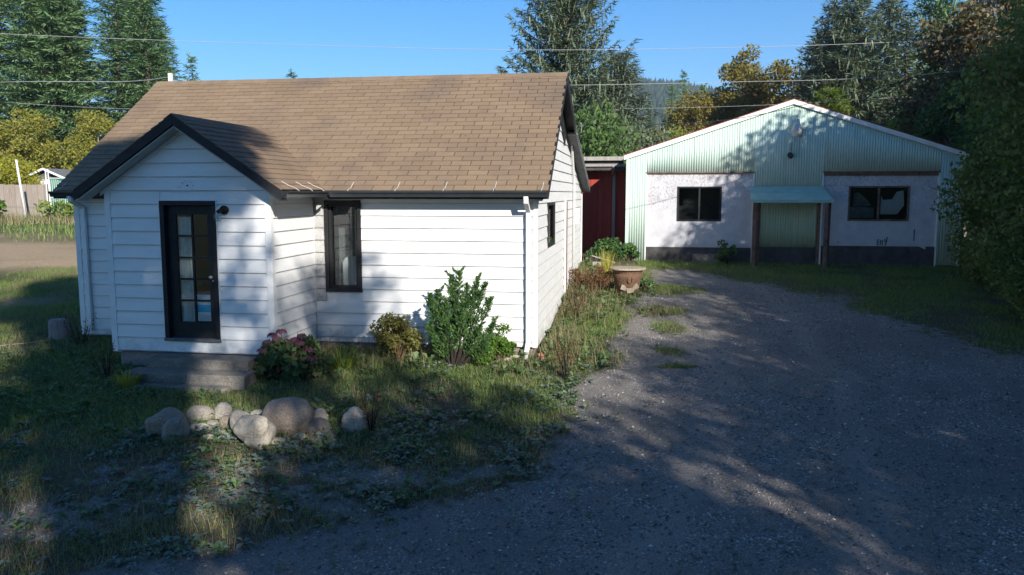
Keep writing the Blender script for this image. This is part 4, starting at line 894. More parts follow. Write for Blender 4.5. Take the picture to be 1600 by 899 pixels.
for i, (x, y, w, h, mt, l) in enumerate([(-3.80, 9.55, 0.20, 0.16, 'stone_pale', 'pale stone filling the gap under the oval boulder'), (-3.78, 9.28, 0.16, 0.13, 'stone_grey', 'tan stone beside the speckled upright boulder'), (-3.60, 9.30, 0.15, 0.12, 'stone_pale', 'little pale stone in front of the flat slab'), (-3.08, 9.42, 0.20, 0.20, 'stone_grey', 'tan stone squeezed against the white upright boulder'), (-2.98, 9.85, 0.22, 0.22, 'stone_grey', 'grey-tan stone at the back beside the biggest boulder'), (-2.72, 9.16, 0.20, 0.14, 'stone_pale', 'pale stone at the foot of the biggest boulder'), (-2.50, 9.26, 0.17, 0.13, 'stone_grey', 'small tan stone below the pointed dark stone'), (-4.22, 9.62, 0.20, 0.16, 'stone_grey', 'grey stone behind the long brown boulder')]):
    rock('boulder', l, x, y, w, h, mt, 120+i, 0.85, 0.15*(i % 3-1), 0.5*i)
hw = HW(0.13, -0.28)
rock('brick_lump', 'orange brick lump at the foot of the house corner', hw.x, hw.y, 0.13, 0.15, 'brick_orange', 20, 0.9, 0.2, 0, 0.2, None, 'brick', 0.03)
for i, (a, b, s, l) in enumerate([(-0.45, -0.35, 0.24, 'pale flat stone behind the downspout foot'), (-0.62, -0.30, 0.2, 'pale chipped stone between small bush and downspout'), (-0.30, -0.22, 0.15, 'little white stone against the wall by the downspout'), (0.02, -0.55, 0.14, 'grey stone under the downspout outlet')]):
    p = HW(a, b); rock('stone', l, p.x, p.y, s, s*0.6, 'stone_pale' if i < 3 else 'stone_dark', 30+i, 0.8, 0.2, 0.3, 0.25, None, 'stone', 0.03)
# concrete stub at the west corner
cs = MB(); cs.lathe([(0.17, 0.0), (0.165, 0.30), (0.155, 0.36), (0.05, 0.365)], 10); cs = cs.build('concrete_stub', 'concrete_pink', None, False, gp(-8.02, 14.15, -0.03)); tag(cs, 'short stained concrete stub by the house corner downspout', 'post')
# urn with round stone lid
ux, uy = 2.60, 18.15; urn = thing('garden_urn', 'terracotta garden urn topped with a round stone slab', 'urn', gp(ux, uy, -0.02))
mb = MB(); mb.lathe([(0.20, 0.0), (0.24, 0.04), (0.27, 0.2), (0.31, 0.38), (0.33, 0.47), (0.30, 0.50), (0.34, 0.53), (0.34, 0.56)], 28); mb.build('body', 'terracotta', urn, True)
mb = MB(); mb.lathe([(0.36, 0.562), (0.41, 0.575), (0.415, 0.60), (0.40, 0.615), (0.10, 0.62)], 32); mb.build('lid', 'lid_stone', urn, False)
ring = MB(); ring.tube([(0.02+0.055*math.cos(t), -0.31-0.012*math.cos(t*2), 0.36+0.075*math.sin(t)) for t in np.linspace(0, 6.283, 15)], 0.014, 6); ring.build('ring_handle', 'terracotta', urn, True)
for (dx, dz, tl) in ((0.14, 0.20, 0.5), (-0.10, 0.18, -0.3), (0.03, 0.12, 0.1)):
    mb = MB(); c, s_ = math.cos(tl), math.sin(tl); q = [(dx+c*u*0.075-s_*v*0.055, -0.285+abs(dx)*0.25, dz+s_*u*0.075+c*v*0.055) for u, v in ((-1, -1), (1, -1), (1, 1), (-1, 1))]; mb.prism(q, (0, 0.04, 0)); mb.build('relief_tile', 'lid_stone', urn)
pb_ = HW(0.42, 9.3); pk = MB()
for i in range(3): pk.bar((-0.1, -0.25+i*0.14, 0.30-i*0.06), (0.55, -0.1+i*0.12, 0.10-i*0.02), 0.12, 0.03)
pk.box(-0.05, 0.3, -0.2, 0.2, -0.1, 0.12)
pk = pk.build('plank_pile', 'grey_board', None, False, gp(pb_.x, pb_.y, 0.0)); tag(pk, 'grey weathered planks lying at the rear corner of the house', 'planks')
hs = MB(); hs.tube([(p[0], p[1], float(gz(p[0], p[1]))+0.02) for p in [(-11.0, 13.2), (-9.8, 13.5), (-8.8, 13.45), (-8.3, 13.7), (-7.85, 13.95), (-7.6, 13.85)]], 0.009, 6); hs = hs.build('garden_hose', 'hose', None, True); tag(hs, 'pale garden hose lying in the grass by the concrete stub', 'hose')

# ------------------------------------------------------------------ far yard on the west side
fx0, fx1, fy = -31.0, -24.45, 43.0
fence = thing('board_fence', 'weathered brown board fence beyond the west yard', 'fence', (fx0, fy, float(gz0(fy))))
x = 0.0; i = 0
while x < fx1-fx0-0.05:
    w = 0.29+0.02*random.random(); mb = MB(); mb.box(x+0.006, min(x+w-0.006, fx1-fx0), -0.01*(i % 2), 0.018-0.01*(i % 2), -0.1, 1.75+random.uniform(-0.02, 0.02)); mb.build('fence_board', 'fence_board', fence); x += w; i += 1
mb = MB(); mb.box(0, fx1-fx0, 0.03, 0.08, 0.3, 0.4); mb.box(0, fx1-fx0, 0.03, 0.08, 1.4, 1.5); mb.build('fence_rail', 'fence_board', fence)
gf = thing('slatted_chainlink_gate', 'green slatted chain link gate with white pipe frame', 'gate', (-24.25, 42.5, float(gz0(42.5))))
for (p, q, r) in (((0, 0, 0), (0, 0, 2.55), 0.035), ((0.13, 0, 0), (0.13, 0, 2.55), 0.03), ((0.13, 0, 2.08), (4.2, 0, 2.08), 0.025), ((0.13, 0, 1.08), (4.2, 0, 1.08), 0.022), ((0.13, 0, 0.10), (4.2, 0, 0.10), 0.022), ((4.2, 0, 0), (4.2, 0, 2.1), 0.03)):
    mb = MB(); mb.tube([p, q], r, 8); mb.build('pipe', 'metal_pale', gf)
for x in np.arange(0.20, 4.15, 0.105):
    mb = MB(); mb.box8([(x, 0.01, 0.11), (x+0.075, 0.016, 0.11), (x+0.075, 0.02, 0.11), (x, 0.014, 0.11), (x, 0.01, 2.06), (x+0.075, 0.016, 2.06), (x+0.075, 0.02, 2.06), (x, 0.014, 2.06)]); mb.build('slat', 'slat_green', gf)
lp_ = MB(); lp_.tube([(0.30, 0, -0.1), (0, 0, 2.95)], 0.055, 8); lp_ = lp_.build('leaning_pole', 'metal_pale', None, True, (-24.22, 40.0, 1.30)); tag(lp_, 'pale leaning pole standing before the brown board fence', 'pole')
ws = thing('white_shed', 'small white shed with grey gable roof behind the fence', 'shed', (-28.45, 50.0, float(gz0(50))))
mb = MB(); mb.prism([(-1.25, 0, 0), (1.25, 0, 0), (1.25, 0, 2.0), (0, 0, 2.55), (-1.25, 0, 2.0)], (0, 4.0, 0)); mb.build('wall', 'trim_white', ws)
for s in (-1, 1):
    mb = MB(); mb.box8([(s*1.6, -0.4, 1.95), (0, -0.4, 2.66), (0, 4.2, 2.66), (s*1.6, 4.2, 1.95), (s*1.6, -0.4, 2.02), (0, -0.4, 2.73), (0, 4.2, 2.73), (s*1.6, 4.2, 2.02)]); mb.build('roof', 'roof_grey', ws)
    mb = MB(); mb.box8([(s*1.62, -0.43, 1.90), (0, -0.43, 2.62), (0, -0.405, 2.62), (s*1.62, -0.405, 1.90), (s*1.62, -0.43, 2.03), (0, -0.43, 2.75), (0, -0.405, 2.75), (s*1.62, -0.405, 2.03)]); mb.build('rake_board', 'trim_white', ws)
mb = MB(); mb.prism([(-1.1, -0.02, 2.06), (1.1, -0.02, 2.06), (0, -0.02, 2.56)], (0, 0.015, 0)); mb.build('gable_vent', 'rake_grey', ws)
mb = MB(); mb.box8([(1.6, 0.6, 1.7), (5.5, 0.6, 1.7), (5.5, 4.0, 2.5), (1.6, 4.0, 2.5), (1.6, 0.6, 1.76), (5.5, 0.6, 1.76), (5.5, 4.0, 2.56), (1.6, 4.0, 2.56)]); mb.build('lean_to_roof', 'roof_grey', ws)

# ------------------------------------------------------------------ power lines and poles
def cable(pts, r, label, mat='cable_grey'):
    # smooth path through the points
    P = [Vector(p) for p in pts]; out = []
    for i in range(len(P)-1):
        p0 = P[max(i-1, 0)]; p1 = P[i]; p2 = P[i+1]; p3 = P[min(i+2, len(P)-1)]
        for k in range(6):
            t = k/6; out.append(0.5*((2*p1)+(p2-p0)*t+(2*p0-5*p1+4*p2-p3)*t*t+(3*p1-p0-3*p2+p3)*t**3))
    out.append(P[-1]); mb = MB(); o0 = out[0].copy(); mb.tube([q-o0 for q in out], r, 5); o = mb.build('power_cable', mat, None, True, o0)
    return tag(o, label, 'cable', 'overhead power cables')
cable([(-24.6, 28, 8.40), (-17.2, 28.0, 7.95), (-8.61, 28.0, 7.63), (0.0, 28.0, 7.42), (6.46, 28.0, 7.48), (10.77, 28.0, 7.59), (14.63, 28.0, 7.76), (20.6, 28, 8.1)], 0.008, 'highest overhead cable, pale, crossing the whole sky')
cable([(-24.6, 27.6, 6.2), (-16, 22, 5.35), (-11.49, 18.6, 5.10), (-8.4, 17.9, 5.02), (HW(-8.06, 3.09).x, HW(-8.06, 3.09).y, 5.03)], 0.007, 'cable ending at the white post behind the roof ridge')
cable([(HW(0.2, 3.3).x, HW(0.2, 3.3).y, 4.75), (1.75, 20.0, 5.22), (6.49, 24.0, 5.83), (11.68, 26.0, 6.25), (20.6, 28, 7.2)], 0.007, 'pale cable running from the gable peak over the barn')
cable([(-24.6, 40, 7.0), (-18.93, 40.0, 6.7), (-10.86, 40.0, 6.64), (2.95, 40.0, 6.67), (11.79, 40.0, 6.85), (19.83, 40.0, 7.31), (27, 40, 7.8)], 0.007, 'thin cable passing behind the house and barn, upper')
cable([(-27, 36, 5.75), (-23.52, 36.0, 5.55), (-17.51, 36.0, 5.41), (-8, 36, 5.35), (3.0, 36, 5.45), (11, 36, 5.7), (22, 36, 6.4)], 0.008, 'dark cable passing behind the house and barn, lower', 'cable_black')
cable([(HW(0.36, 5.0).x, HW(0.36, 5.0).y, 4.12), (2.96, 18.9, 4.18), (5.02, 19.0, 4.31), (6.92, 19.0, 4.69), (9.25, 19.0, 5.28), (11.51, 19.0, 6.47), (13.2, 19.0, 7.6)], 0.008, 'black cable sweeping from the gable conduit across the barn front', 'cable_black')
def upole(x, y, h, label):
    t = thing('utility_pole', label, 'pole', gp(x, y, -0.1)); mb = MB(); mb.tube([(0, 0, 0), (0, 0, h)], [0.16, 0.11], 10); mb.build('shaft', 'pole_wood', t, True)
    mb = MB(); mb.bar((-0.15, -1.1, h-0.5), (-0.15, 1.1, h-0.5), 0.09, 0.12); mb.build('crossarm', 'pole_wood', t)
upole(-24.8, 28, 9.6, 'wooden utility pole west of the yard'); upole(20.8, 28, 8.6, 'wooden utility pole behind the trees east of the barn'); upole(13.35, 19.0, 7.7, 'wooden utility pole inside the trees by the driveway')

# ------------------------------------------------------------------ trees
PROTO['fir_a'] = conifer_meshes(11, 18, 3.9, 340, 0.03, 0.34, 0.14, 0.50, 0.13, 0.60, 0.22, 0.55, 0.17, 0.46, 0.75)
PROTO['fir_b'] = conifer_meshes(12, 18, 3.4, 290, 0.05, 0.30, 0.16, 0.48, 0.13, 0.64, 0.20, 0.62, 0.17, 0.44, 0.85)
PROTO['fir_small'] = conifer_meshes(13, 9, 1.9, 110, 0.05, 0.24, 0.14, 0.36, 0.14, 0.90, 0.10, 0.40, 0.18, 0.32, 0.5)
PROTO['spruce'] = conifer_meshes(14, 12, 4.6, 290, 0.03, 0.40, 0.66, 0.30, 0.10, 0.66, 0.50, 0.48, 0.20, 0.30, 0.62)
PROTO['spruce_b'] = conifer_meshes(15, 9, 2.8, 240, 0.04, 0.36, 0.34, 0.32, 0.12, 0.60, 0.45, 0.45, 0.20, 0.32, 0.5)
PROTO['cedar'] = conifer_meshes(16, 10, 2.9, 260, 0.04, 0.42, 0.12, 0.34, 0.13, 0.62, 0.60, 0.55, 0.20, 0.34, 0.5)
PROTO['hedge_a'] = broadleaf_meshes(21, 8.2, 2.7, 0.01, 64, 560, 0.135, 0.95, 10, 0.62)
PROTO['hedge_b'] = broadleaf_meshes(22, 8.6, 2.6, 0.02, 60, 560, 0.125, 0.9, 10, 0.60, 0.8)
PROTO['broad_a'] = broadleaf_meshes(23, 8.5, 2.5, 0.16, 50, 300, 0.19, 0.85, 9, 0.55, 0.8)
PROTO['broad_b'] = broadleaf_meshes(24, 8.0, 2.3, 0.10, 46, 300, 0.20, 0.80, 9, 0.50, 1.2)
PROTO['broad_thin'] = broadleaf_meshes(25, 11, 2.3, 0.15, 52, 260, 0.20, 0.8, 10, 0.5, 1.4)
PROTO['broad_loose'] = broadleaf_meshes(27, 8.5, 2.5, 0.16, 27, 230, 0.15, 0.52, 9, 0.6, 0.8)
PROTO['broad_high'] = broadleaf_meshes(29, 19.4, 1.75, 0.80, 34, 420, 0.19, 0.9, 8, 0.6, 0.6)
PROTO['bush_fine'] = broadleaf_meshes(28, 3.0, 1.7, 0.0, 40, 420, 0.10, 0.95, 6, 0.6, 0.8)
PROTO['bush'] = broadleaf_meshes(26, 3.2, 1.9, 0.0, 34, 240, 0.15, 0.95, 6, 0.4, 0.8)
tb = lambda x, y: (x, y, float(gz0(y))-0.05)
G1 = 'tall firs along the west yard'
for (x, y, s, sz, rz, p, l) in ((-38.4, 61, 1.15, 1.1, 0.3, 'fir_a', 'dense tall fir farthest out along the west yard'), (-33.2, 60, 1.15, 1.1, 1.4, 'fir_a', 'broad dark fir second in the west row, bare pole before it'), (-29.4, 62, 1.0, 1.0, 2.6, 'fir_b', 'narrow fir with sky gaps in the west row'), (-26.4, 60, 0.98, 0.97, 4.0, 'fir_b', 'fir at the house end of the west row, ragged edge'), (-36.0, 66, 1.1, 1.15, 5.1, 'fir_a', 'tall fir filling the back of the west row'), (-30.8, 68, 1.05, 1.1, 0.9, 'fir_b', 'fir in the second rank behind the narrow fir'), (-42.5, 64, 1.1, 1.1, 2.2, 'fir_a', 'fir at the far end of the west row'), (-34.6, 63, 1.05, 1.0, 3.6, 'fir_a', 'fir closing the gap between the two broadest firs'), (-28.0, 66, 0.9, 0.93, 5.6, 'fir_b', 'thin fir peeping between the last two of the west row'), (-39.6, 70, 1.1, 1.15, 0.2, 'fir_b', 'fir deep behind the dense tall fir')):
    tree('fir_tree', l, p, tb(x, y), s, sz, rz, 'leaf_fir', 'bark', G1)
tree('fir_tree', 'small dark fir with pointed top just over the roof ridge', 'fir_small', tb(-29.0, 75), 1.25, 1.22, 0.4, 'leaf_fir')
tree('fir_tree', 'lower fir top beside the small pointed fir over the ridge', 'fir_small', tb(-30.8, 76), 1.1, 1.15, 2.4, 'leaf_fir')
tree('fir_tree', 'lone fir tip barely showing over the middle of the ridge', 'fir_small', tb(-16.0, 60), 1.0, 1.13, 1.1, 'leaf_fir')
for (x, y, s, sz, l, lf, p) in ((-31.5, 53, 0.92, 0.85, 'yellowing tree under the firs behind the white shed', 'leaf_yellowgreen', 'broad_a'), (-27.4, 54, 0.90, 0.92, 'yellow-green tree under the narrow fir', 'leaf_yellowgreen', 'broad_b'), (-24.2, 53, 0.72, 0.75, 'low golden-green tree beside the roof edge', 'leaf_yellowgreen', 'broad_a'), (-35.0, 54, 0.95, 0.9, 'olive tree under the dense tall fir', 'leaf_yellowgreen', 'broad_b')):
    tree('broadleaf_tree', l, p, tb(x, y), s, sz, random.random()*6, lf, 'bark_grey', 'yellowing trees under the firs')
tree('golden_bush', 'bright golden bushy shrub behind the board fence', 'bush', tb(-28.9, 47), 1.05, 1.0, 0.5, 'leaf_gold', 'bark', None, 'bush')
tree('golden_bush', 'golden shrub farther along behind the board fence', 'bush', tb(-32.4, 47.5), 0.95, 0.9, 2.5, 'leaf_gold', 'bark', None, 'bush')
tree('spruce_tree', 'big spruce with upswept branches right behind the house', 'spruce', tb(2.45, 38), 1.0, 1.03, 0.3, 'leaf_spruce')
tree('spruce_tree', 'grey-green spruce beside the big spruce', 'spruce_b', tb(5.6, 43), 1.05, 0.92, 1.7, 'leaf_bluespruce')
tree('spruce_tree', 'shorter dull spruce between big spruce and barn', 'spruce_b', tb(4.2, 36), 0.75, 0.72, 3.1, 'leaf_spruce')
tree('broadleaf_tree', 'low green tree behind the red shed roof', 'bush', tb(3.0, 31), 1.15, 1.35, 0.2, 'leaf_green', 'bark'); tree('broadleaf_tree', 'olive bush against the barn roof edge', 'bush', tb(5.2, 33), 1.05, 1.3, 2.2, 'leaf_spruce', 'bark')
tree('broadleaf_tree', 'weeping yellow-green tree over the barn roof slope', 'bush', tb(7.5, 38), 0.95, 1.45, 1.2, 'leaf_willow', 'bark')
tree('broadleaf_tree', 'dark green tree over the lower barn roof slope', 'broad_b', tb(9.0, 44), 0.75, 0.72, 0.2, 'leaf_green', 'bark')
tree('broadleaf_tree', 'golden-brown alder rising behind the barn peak', 'broad_thin', tb(15.3, 55), 1.1, 0.92, 0.7, 'leaf_alder', 'bark_grey'); tree('broadleaf_tree', 'bushy yellow alder beside the golden-brown alder', 'broad_a', tb(17.6, 54), 1.15, 1.0, 1.9, 'leaf_alder', 'bark_grey')
tree('broadleaf_tree', 'thin-topped alder on the spruce side of the golden-brown alder', 'broad_a', tb(12.4, 56), 1.0, 0.95, 2.9, 'leaf_alder', 'bark_grey'); tree('broadleaf_tree', 'twiggy alder between alders and small conifer', 'broad_thin', tb(18.8, 58), 0.75, 0.95, 3.9, 'leaf_alder', 'bark_grey')
tree('fir_tree', 'small dark conifer just past the barn peak', 'fir_small', tb(21.2, 60), 1.0, 1.15, 1.0, 'leaf_fir')
tree('broadleaf_tree', 'bright green willowy tree behind the barn roof', 'cedar', tb(16.2, 42), 0.85, 0.80, 1.0, 'leaf_willow', 'bark_grey'); tree('cedar_tree', 'tall grey-topped cedar behind the barn roof', 'cedar', tb(19.0, 46), 1.1, 1.12, 2.0, 'leaf_spruce'); tree('cedar_tree', 'grey cedar leaning out beside the tallest cedar', 'cedar', tb(17.4, 47), 0.95, 1.10, 4.0, 'leaf_bluespruce')
tree('fir_tree', 'dark conifer between cedars and russet tree', 'fir_small', tb(20.8, 44), 1.15, 1.02, 0.2, 'leaf_spruce'); tree('broadleaf_tree', 'yellow-green tree in front of the cedars', 'broad_b', tb(18.0, 38), 0.8, 0.78, 4.1, 'leaf_willow', 'bark_grey')
for (x, y, s, sz, p, lf, l) in ((22.6, 50, 1.15, 1.15, 'cedar', 'leaf_spruce', 'full cedar in the rank behind the barn roof'), (25.0, 49, 1.2, 1.2, 'cedar', 'leaf_fir', 'dark full cedar toward the russet tree'), (20.2, 52, 1.2, 1.12, 'cedar', 'leaf_bluespruce', 'greyish cedar behind the tallest cedar'), (21.8, 41, 0.95, 0.9, 'broad_a', 'leaf_willow', 'leafy light green tree before the full cedars'), (15.0, 46, 0.9, 0.86, 'broad_b', 'leaf_willow', 'light green tree beside the barn peak'), (19.2, 35.5, 0.85, 0.80, 'broad_a', 'leaf_hedge', 'mid green tree low over the east barn roof'), (22.5, 36, 1.1, 1.05, 'broad_a', 'leaf_hedge', 'mid green tree behind the russet tree')):
    tree('cedar_tree' if p == 'cedar' else 'broadleaf_tree', l, p, tb(x, y), s, sz, random.random()*6, lf, 'bark_grey')
tree('broadleaf_tree', 'russet and grey leaved tree over the east barn eave', 'broad_a', tb(16.8, 30), 1.02, 0.98, 1.3, 'leaf_russet', 'bark_grey'); tree('broadleaf_tree', 'dark dull tree close behind the east barn corner', 'broad_b', tb(15.4, 27.8), 0.85, 0.82, 3.3, 'leaf_green', 'bark_grey')
tree('broadleaf_tree', 'tall leafy tree with greyish crown behind the russet tree', 'broad_thin', tb(19.5, 33), 1.05, 0.95, 5.0, 'leaf_russet', 'bark_grey')
GH = 'leafy trees along the driveway'
for (x, y, s, sz, p, rz, l) in ((15.2, 21.6, 0.98, 0.98, 'hedge_a', 0.2, 'leafy tree crowding the east barn corner, branches to the ground'), (12.7, 17.0, 1.0, 0.98, 'hedge_b', 1.5, 'dense dark leafy tree overhanging the driveway edge'), (15.8, 18.0, 1.15, 1.12, 'hedge_a', 2.4, 'tall leafy tree with sunlit top behind the driveway trees'), (17.0, 23.0, 1.15, 1.15, 'hedge_b', 4.4, 'tall leafy tree behind the barn corner tree'),
    (12.6, 12.8, 1.08, 1.05, 'hedge_a', 3.4, 'leafy tree beside the driveway past the overhanging one'), (12.6, 8.2, 1.05, 1.05, 'hedge_b', 5.0, 'leafy tree beside the middle of the driveway'), (12.2, 3.8, 1.05, 1.05, 'hedge_a', 0.9, 'leafy tree beside the lower driveway'), (12.4, -0.8, 1.08, 1.1, 'hedge_b', 2.0, 'leafy tree at the lower end of the driveway'), (12.0, -5.6, 1.1, 1.18, 'hedge_a', 4.1, 'leafy tree where the driveway meets the road'),     (16.2, 10.2, 1.25, 1.08, 'hedge_a', 1.1, 'taller leafy tree in the second row by the middle driveway'), (16.4, 14.6, 1.2, 1.02, 'hedge_b', 2.1, 'taller leafy tree in the second row past the overhanging one'), (16.6, 5.4, 1.35, 1.14, 'hedge_a', 3.0, 'tallest leafy tree in the second row by the lower driveway')):
    tree('leafy_tree', l, p, (x, y, float(gz0(y))-0.1), s, sz, rz, 'leaf_hedge', 'bark', GH)
for (x, y, sc, sz, rz, l) in ((11.0, 15.4, 1.0, 0.95, 0.3, 'low leafy bush draping onto the driveway edge'), (12.3, 18.9, 1.05, 1.15, 1.7, 'low leafy bush between driveway trees and barn lawn'), (13.6, 21.4, 0.8, 1.2, 2.9, 'low leafy bush against the east barn corner'), (10.9, 12.9, 1.0, 1.0, 4.0, 'low leafy bush farther down the driveway edge'), (10.3, 14.2, 0.72, 0.8, 5.0, 'smallest leafy bush creeping onto the gravel')):
    tree('leafy_bush', l, 'bush_fine', (x, y, float(gz0(y))-0.1), sc, sz, rz, 'leaf_hedge', 'bark', 'bushes under the driveway trees', 'bush')
# trees across the road behind the viewpoint: they throw the dappled shade on porch and yard
for (u, t, s, sz, p, rz, lf, l) in ((-6.1, 26.0, 1.22, 0.82, 'broad_high', 0.5, 'leaf_green', 'tall high-crowned tree across the road before the porch'), (-10.3, 28.0, 1.1, 1.12, 'fir_a', 1.8, 'leaf_fir', 'tall fir across the road before the west yard'), (-15.0, 30.0, 1.05, 1.12, 'fir_b', 3.0, 'leaf_fir', 'tall fir across the road farther west'),
    (-4.2, 24.0, 1.30, 1.50, 'broad_loose', 2.0, 'leaf_green', 'loose leafy tree across the road from the window'), (-0.9, 25.0, 1.2, 1.22, 'broad_loose', 4.0, 'leaf_green', 'lower leafy tree across the road from the house corner'), (-7.5, 22.5, 1.2, 1.35, 'broad_loose', 5.0, 'leaf_green', 'leafy tree under the firs across the road'), (-8.0, 25.5, 1.15, 1.24, 'hedge_b', 0.4, 'leaf_hedge', 'dense leafy tree across the road below the firs'), (-2.9, 26.0, 1.2, 1.20, 'broad_a', 3.1, 'leaf_green', 'leafy tree across the road between the loose ones'), (-12.5, 24.0, 1.3, 1.4, 'broad_a', 1.0, 'leaf_green', 'leafy tree across the road from the west yard')):
    a = u*math.cos(R_(35))+t*math.sin(R_(35)); b = u*math.sin(R_(35))-t*math.cos(R_(35)); q = HW(a, b)
    tree('fir_tree' if p.startswith('fir') else 'leafy_tree', l, p, (q.x, q.y, -1.0), s, sz, rz, lf, 'bark', 'trees across the road')

# ------------------------------------------------------------------ far forest and hill
def hill():
    xs = np.linspace(-900, 1400, 70); ys = np.linspace(330, 1500, 40); X, Y = np.meshgrid(xs, ys)
    prof = np.interp(X/Y, [-0.9, -0.35, -0.05, 0.13, 0.20, 0.30, 0.5, 0.9], [40, 66, 92, 112, 107, 92, 70, 40])
    r = np.clip((Y-330)/600, 0, 1); r = r*r*(3-2*r); Z = 1.5+prof*r*(0.97+0.06*fbm(X/160, Y/160, 77))
    nx = len(xs); i, j = np.meshgrid(np.arange(nx-1), np.arange(len(ys)-1)); k = (j*nx+i).ravel()
    o = obj('hill', np_mesh('hill', np.stack([X, Y, Z], -1).reshape(-1, 3), np.stack([k, k+1, k+1+nx, k+nx], -1), True), 'forest'); tag(o, kind='structure')
    rng = np.random.default_rng(5); n = 9000; th = rng.uniform(-0.12, 0.42, n); d = np.sqrt(rng.uniform(360**2, 960**2, n)); x = th*d; y = d
    pr = np.interp(th, [-0.9, -0.35, -0.05, 0.13, 0.20, 0.30, 0.5, 0.9], [40, 66, 92, 112, 107, 92, 70, 40]); rr = np.clip((y-330)/600, 0, 1); rr = rr*rr*(3-2*rr)
    z = 1.5+pr*rr*(0.97+0.06*fbm(x/160, y/160, 77))-1
    clear = (fbm(x/90, y/200, 91) > 0.66); keep = ~clear; x, y, z = x[keep], y[keep], z[keep]
    return x, y, z, rng
def cones(name, x, y, z, h, r, rng, label):
    n = len(x); k = 6; V = np.empty((n, 2*k+1, 3), np.float32); t = np.arange(k)*2*np.pi/k
    ph = rng.random(n)[:, None]*6
    for lvl, (zf, rf) in enumerate(((0.0, 1.0), (0.42, 0.72))):
        jit = 0.75+0.5*rng.random((n, k))
        V[:, lvl*k:(lvl+1)*k, 0] = x[:, None]+np.cos(t+ph)*r[:, None]*rf*jit; V[:, lvl*k:(lvl+1)*k, 1] = y[:, None]+np.sin(t+ph)*r[:, None]*rf*jit; V[:, lvl*k:(lvl+1)*k, 2] = z[:, None]+h[:, None]*zf
    V[:, 2*k] = np.stack([x, y, z+h], -1); F = []
    for j in range(k):
        F.append((j, (j+1) % k, k+(j+1) % k)); F.append((j, k+(j+1) % k, k+j)); F.append((k+j, k+(j+1) % k, 2*k))
    F = np.array(F)[None]+(np.arange(n)*(2*k+1))[:, None, None]
    o = obj(name, np_mesh(name, V.reshape(-1, 3), F.reshape(-1, 3)), 'forest'); tag(o, label, 'forest', None, 'stuff')
x, y, z, rng = hill(); n = len(x); cones('hill_forest', x, y, z, rng.uniform(9, 17, n), rng.uniform(2.2, 4.0, n), rng, 'dark conifer forest covering the far hillside')
n = 900; th = rng.uniform(-0.9, 0.9, n); d = rng.uniform(115, 260, n); cones('valley_forest', th*d, d, np.full(n, 1.0), rng.uniform(7, 14, n)*(0.7+d/400), rng.uniform(1.8, 3.4, n), rng, 'belt of dark conifers in the valley behind the barn')
for (x, y, s, sz, l) in ((20.3, 105, 1.3, 1.28, 'dark far conifer nearest the spruces'), (22.4, 108, 1.4, 1.36, 'pointed dark far conifer in the middle of the clump'), (24.6, 106, 1.3, 1.30, 'dark far conifer beside the alders'), (18.2, 110, 1.3, 1.15, 'lower dark far conifer behind the grey-green spruce')):
    tree('fir_tree', l, 'fir_small', tb(x, y), s, sz, random.random()*6, 'leaf_fir', 'bark', 'far conifers over the barn roof')

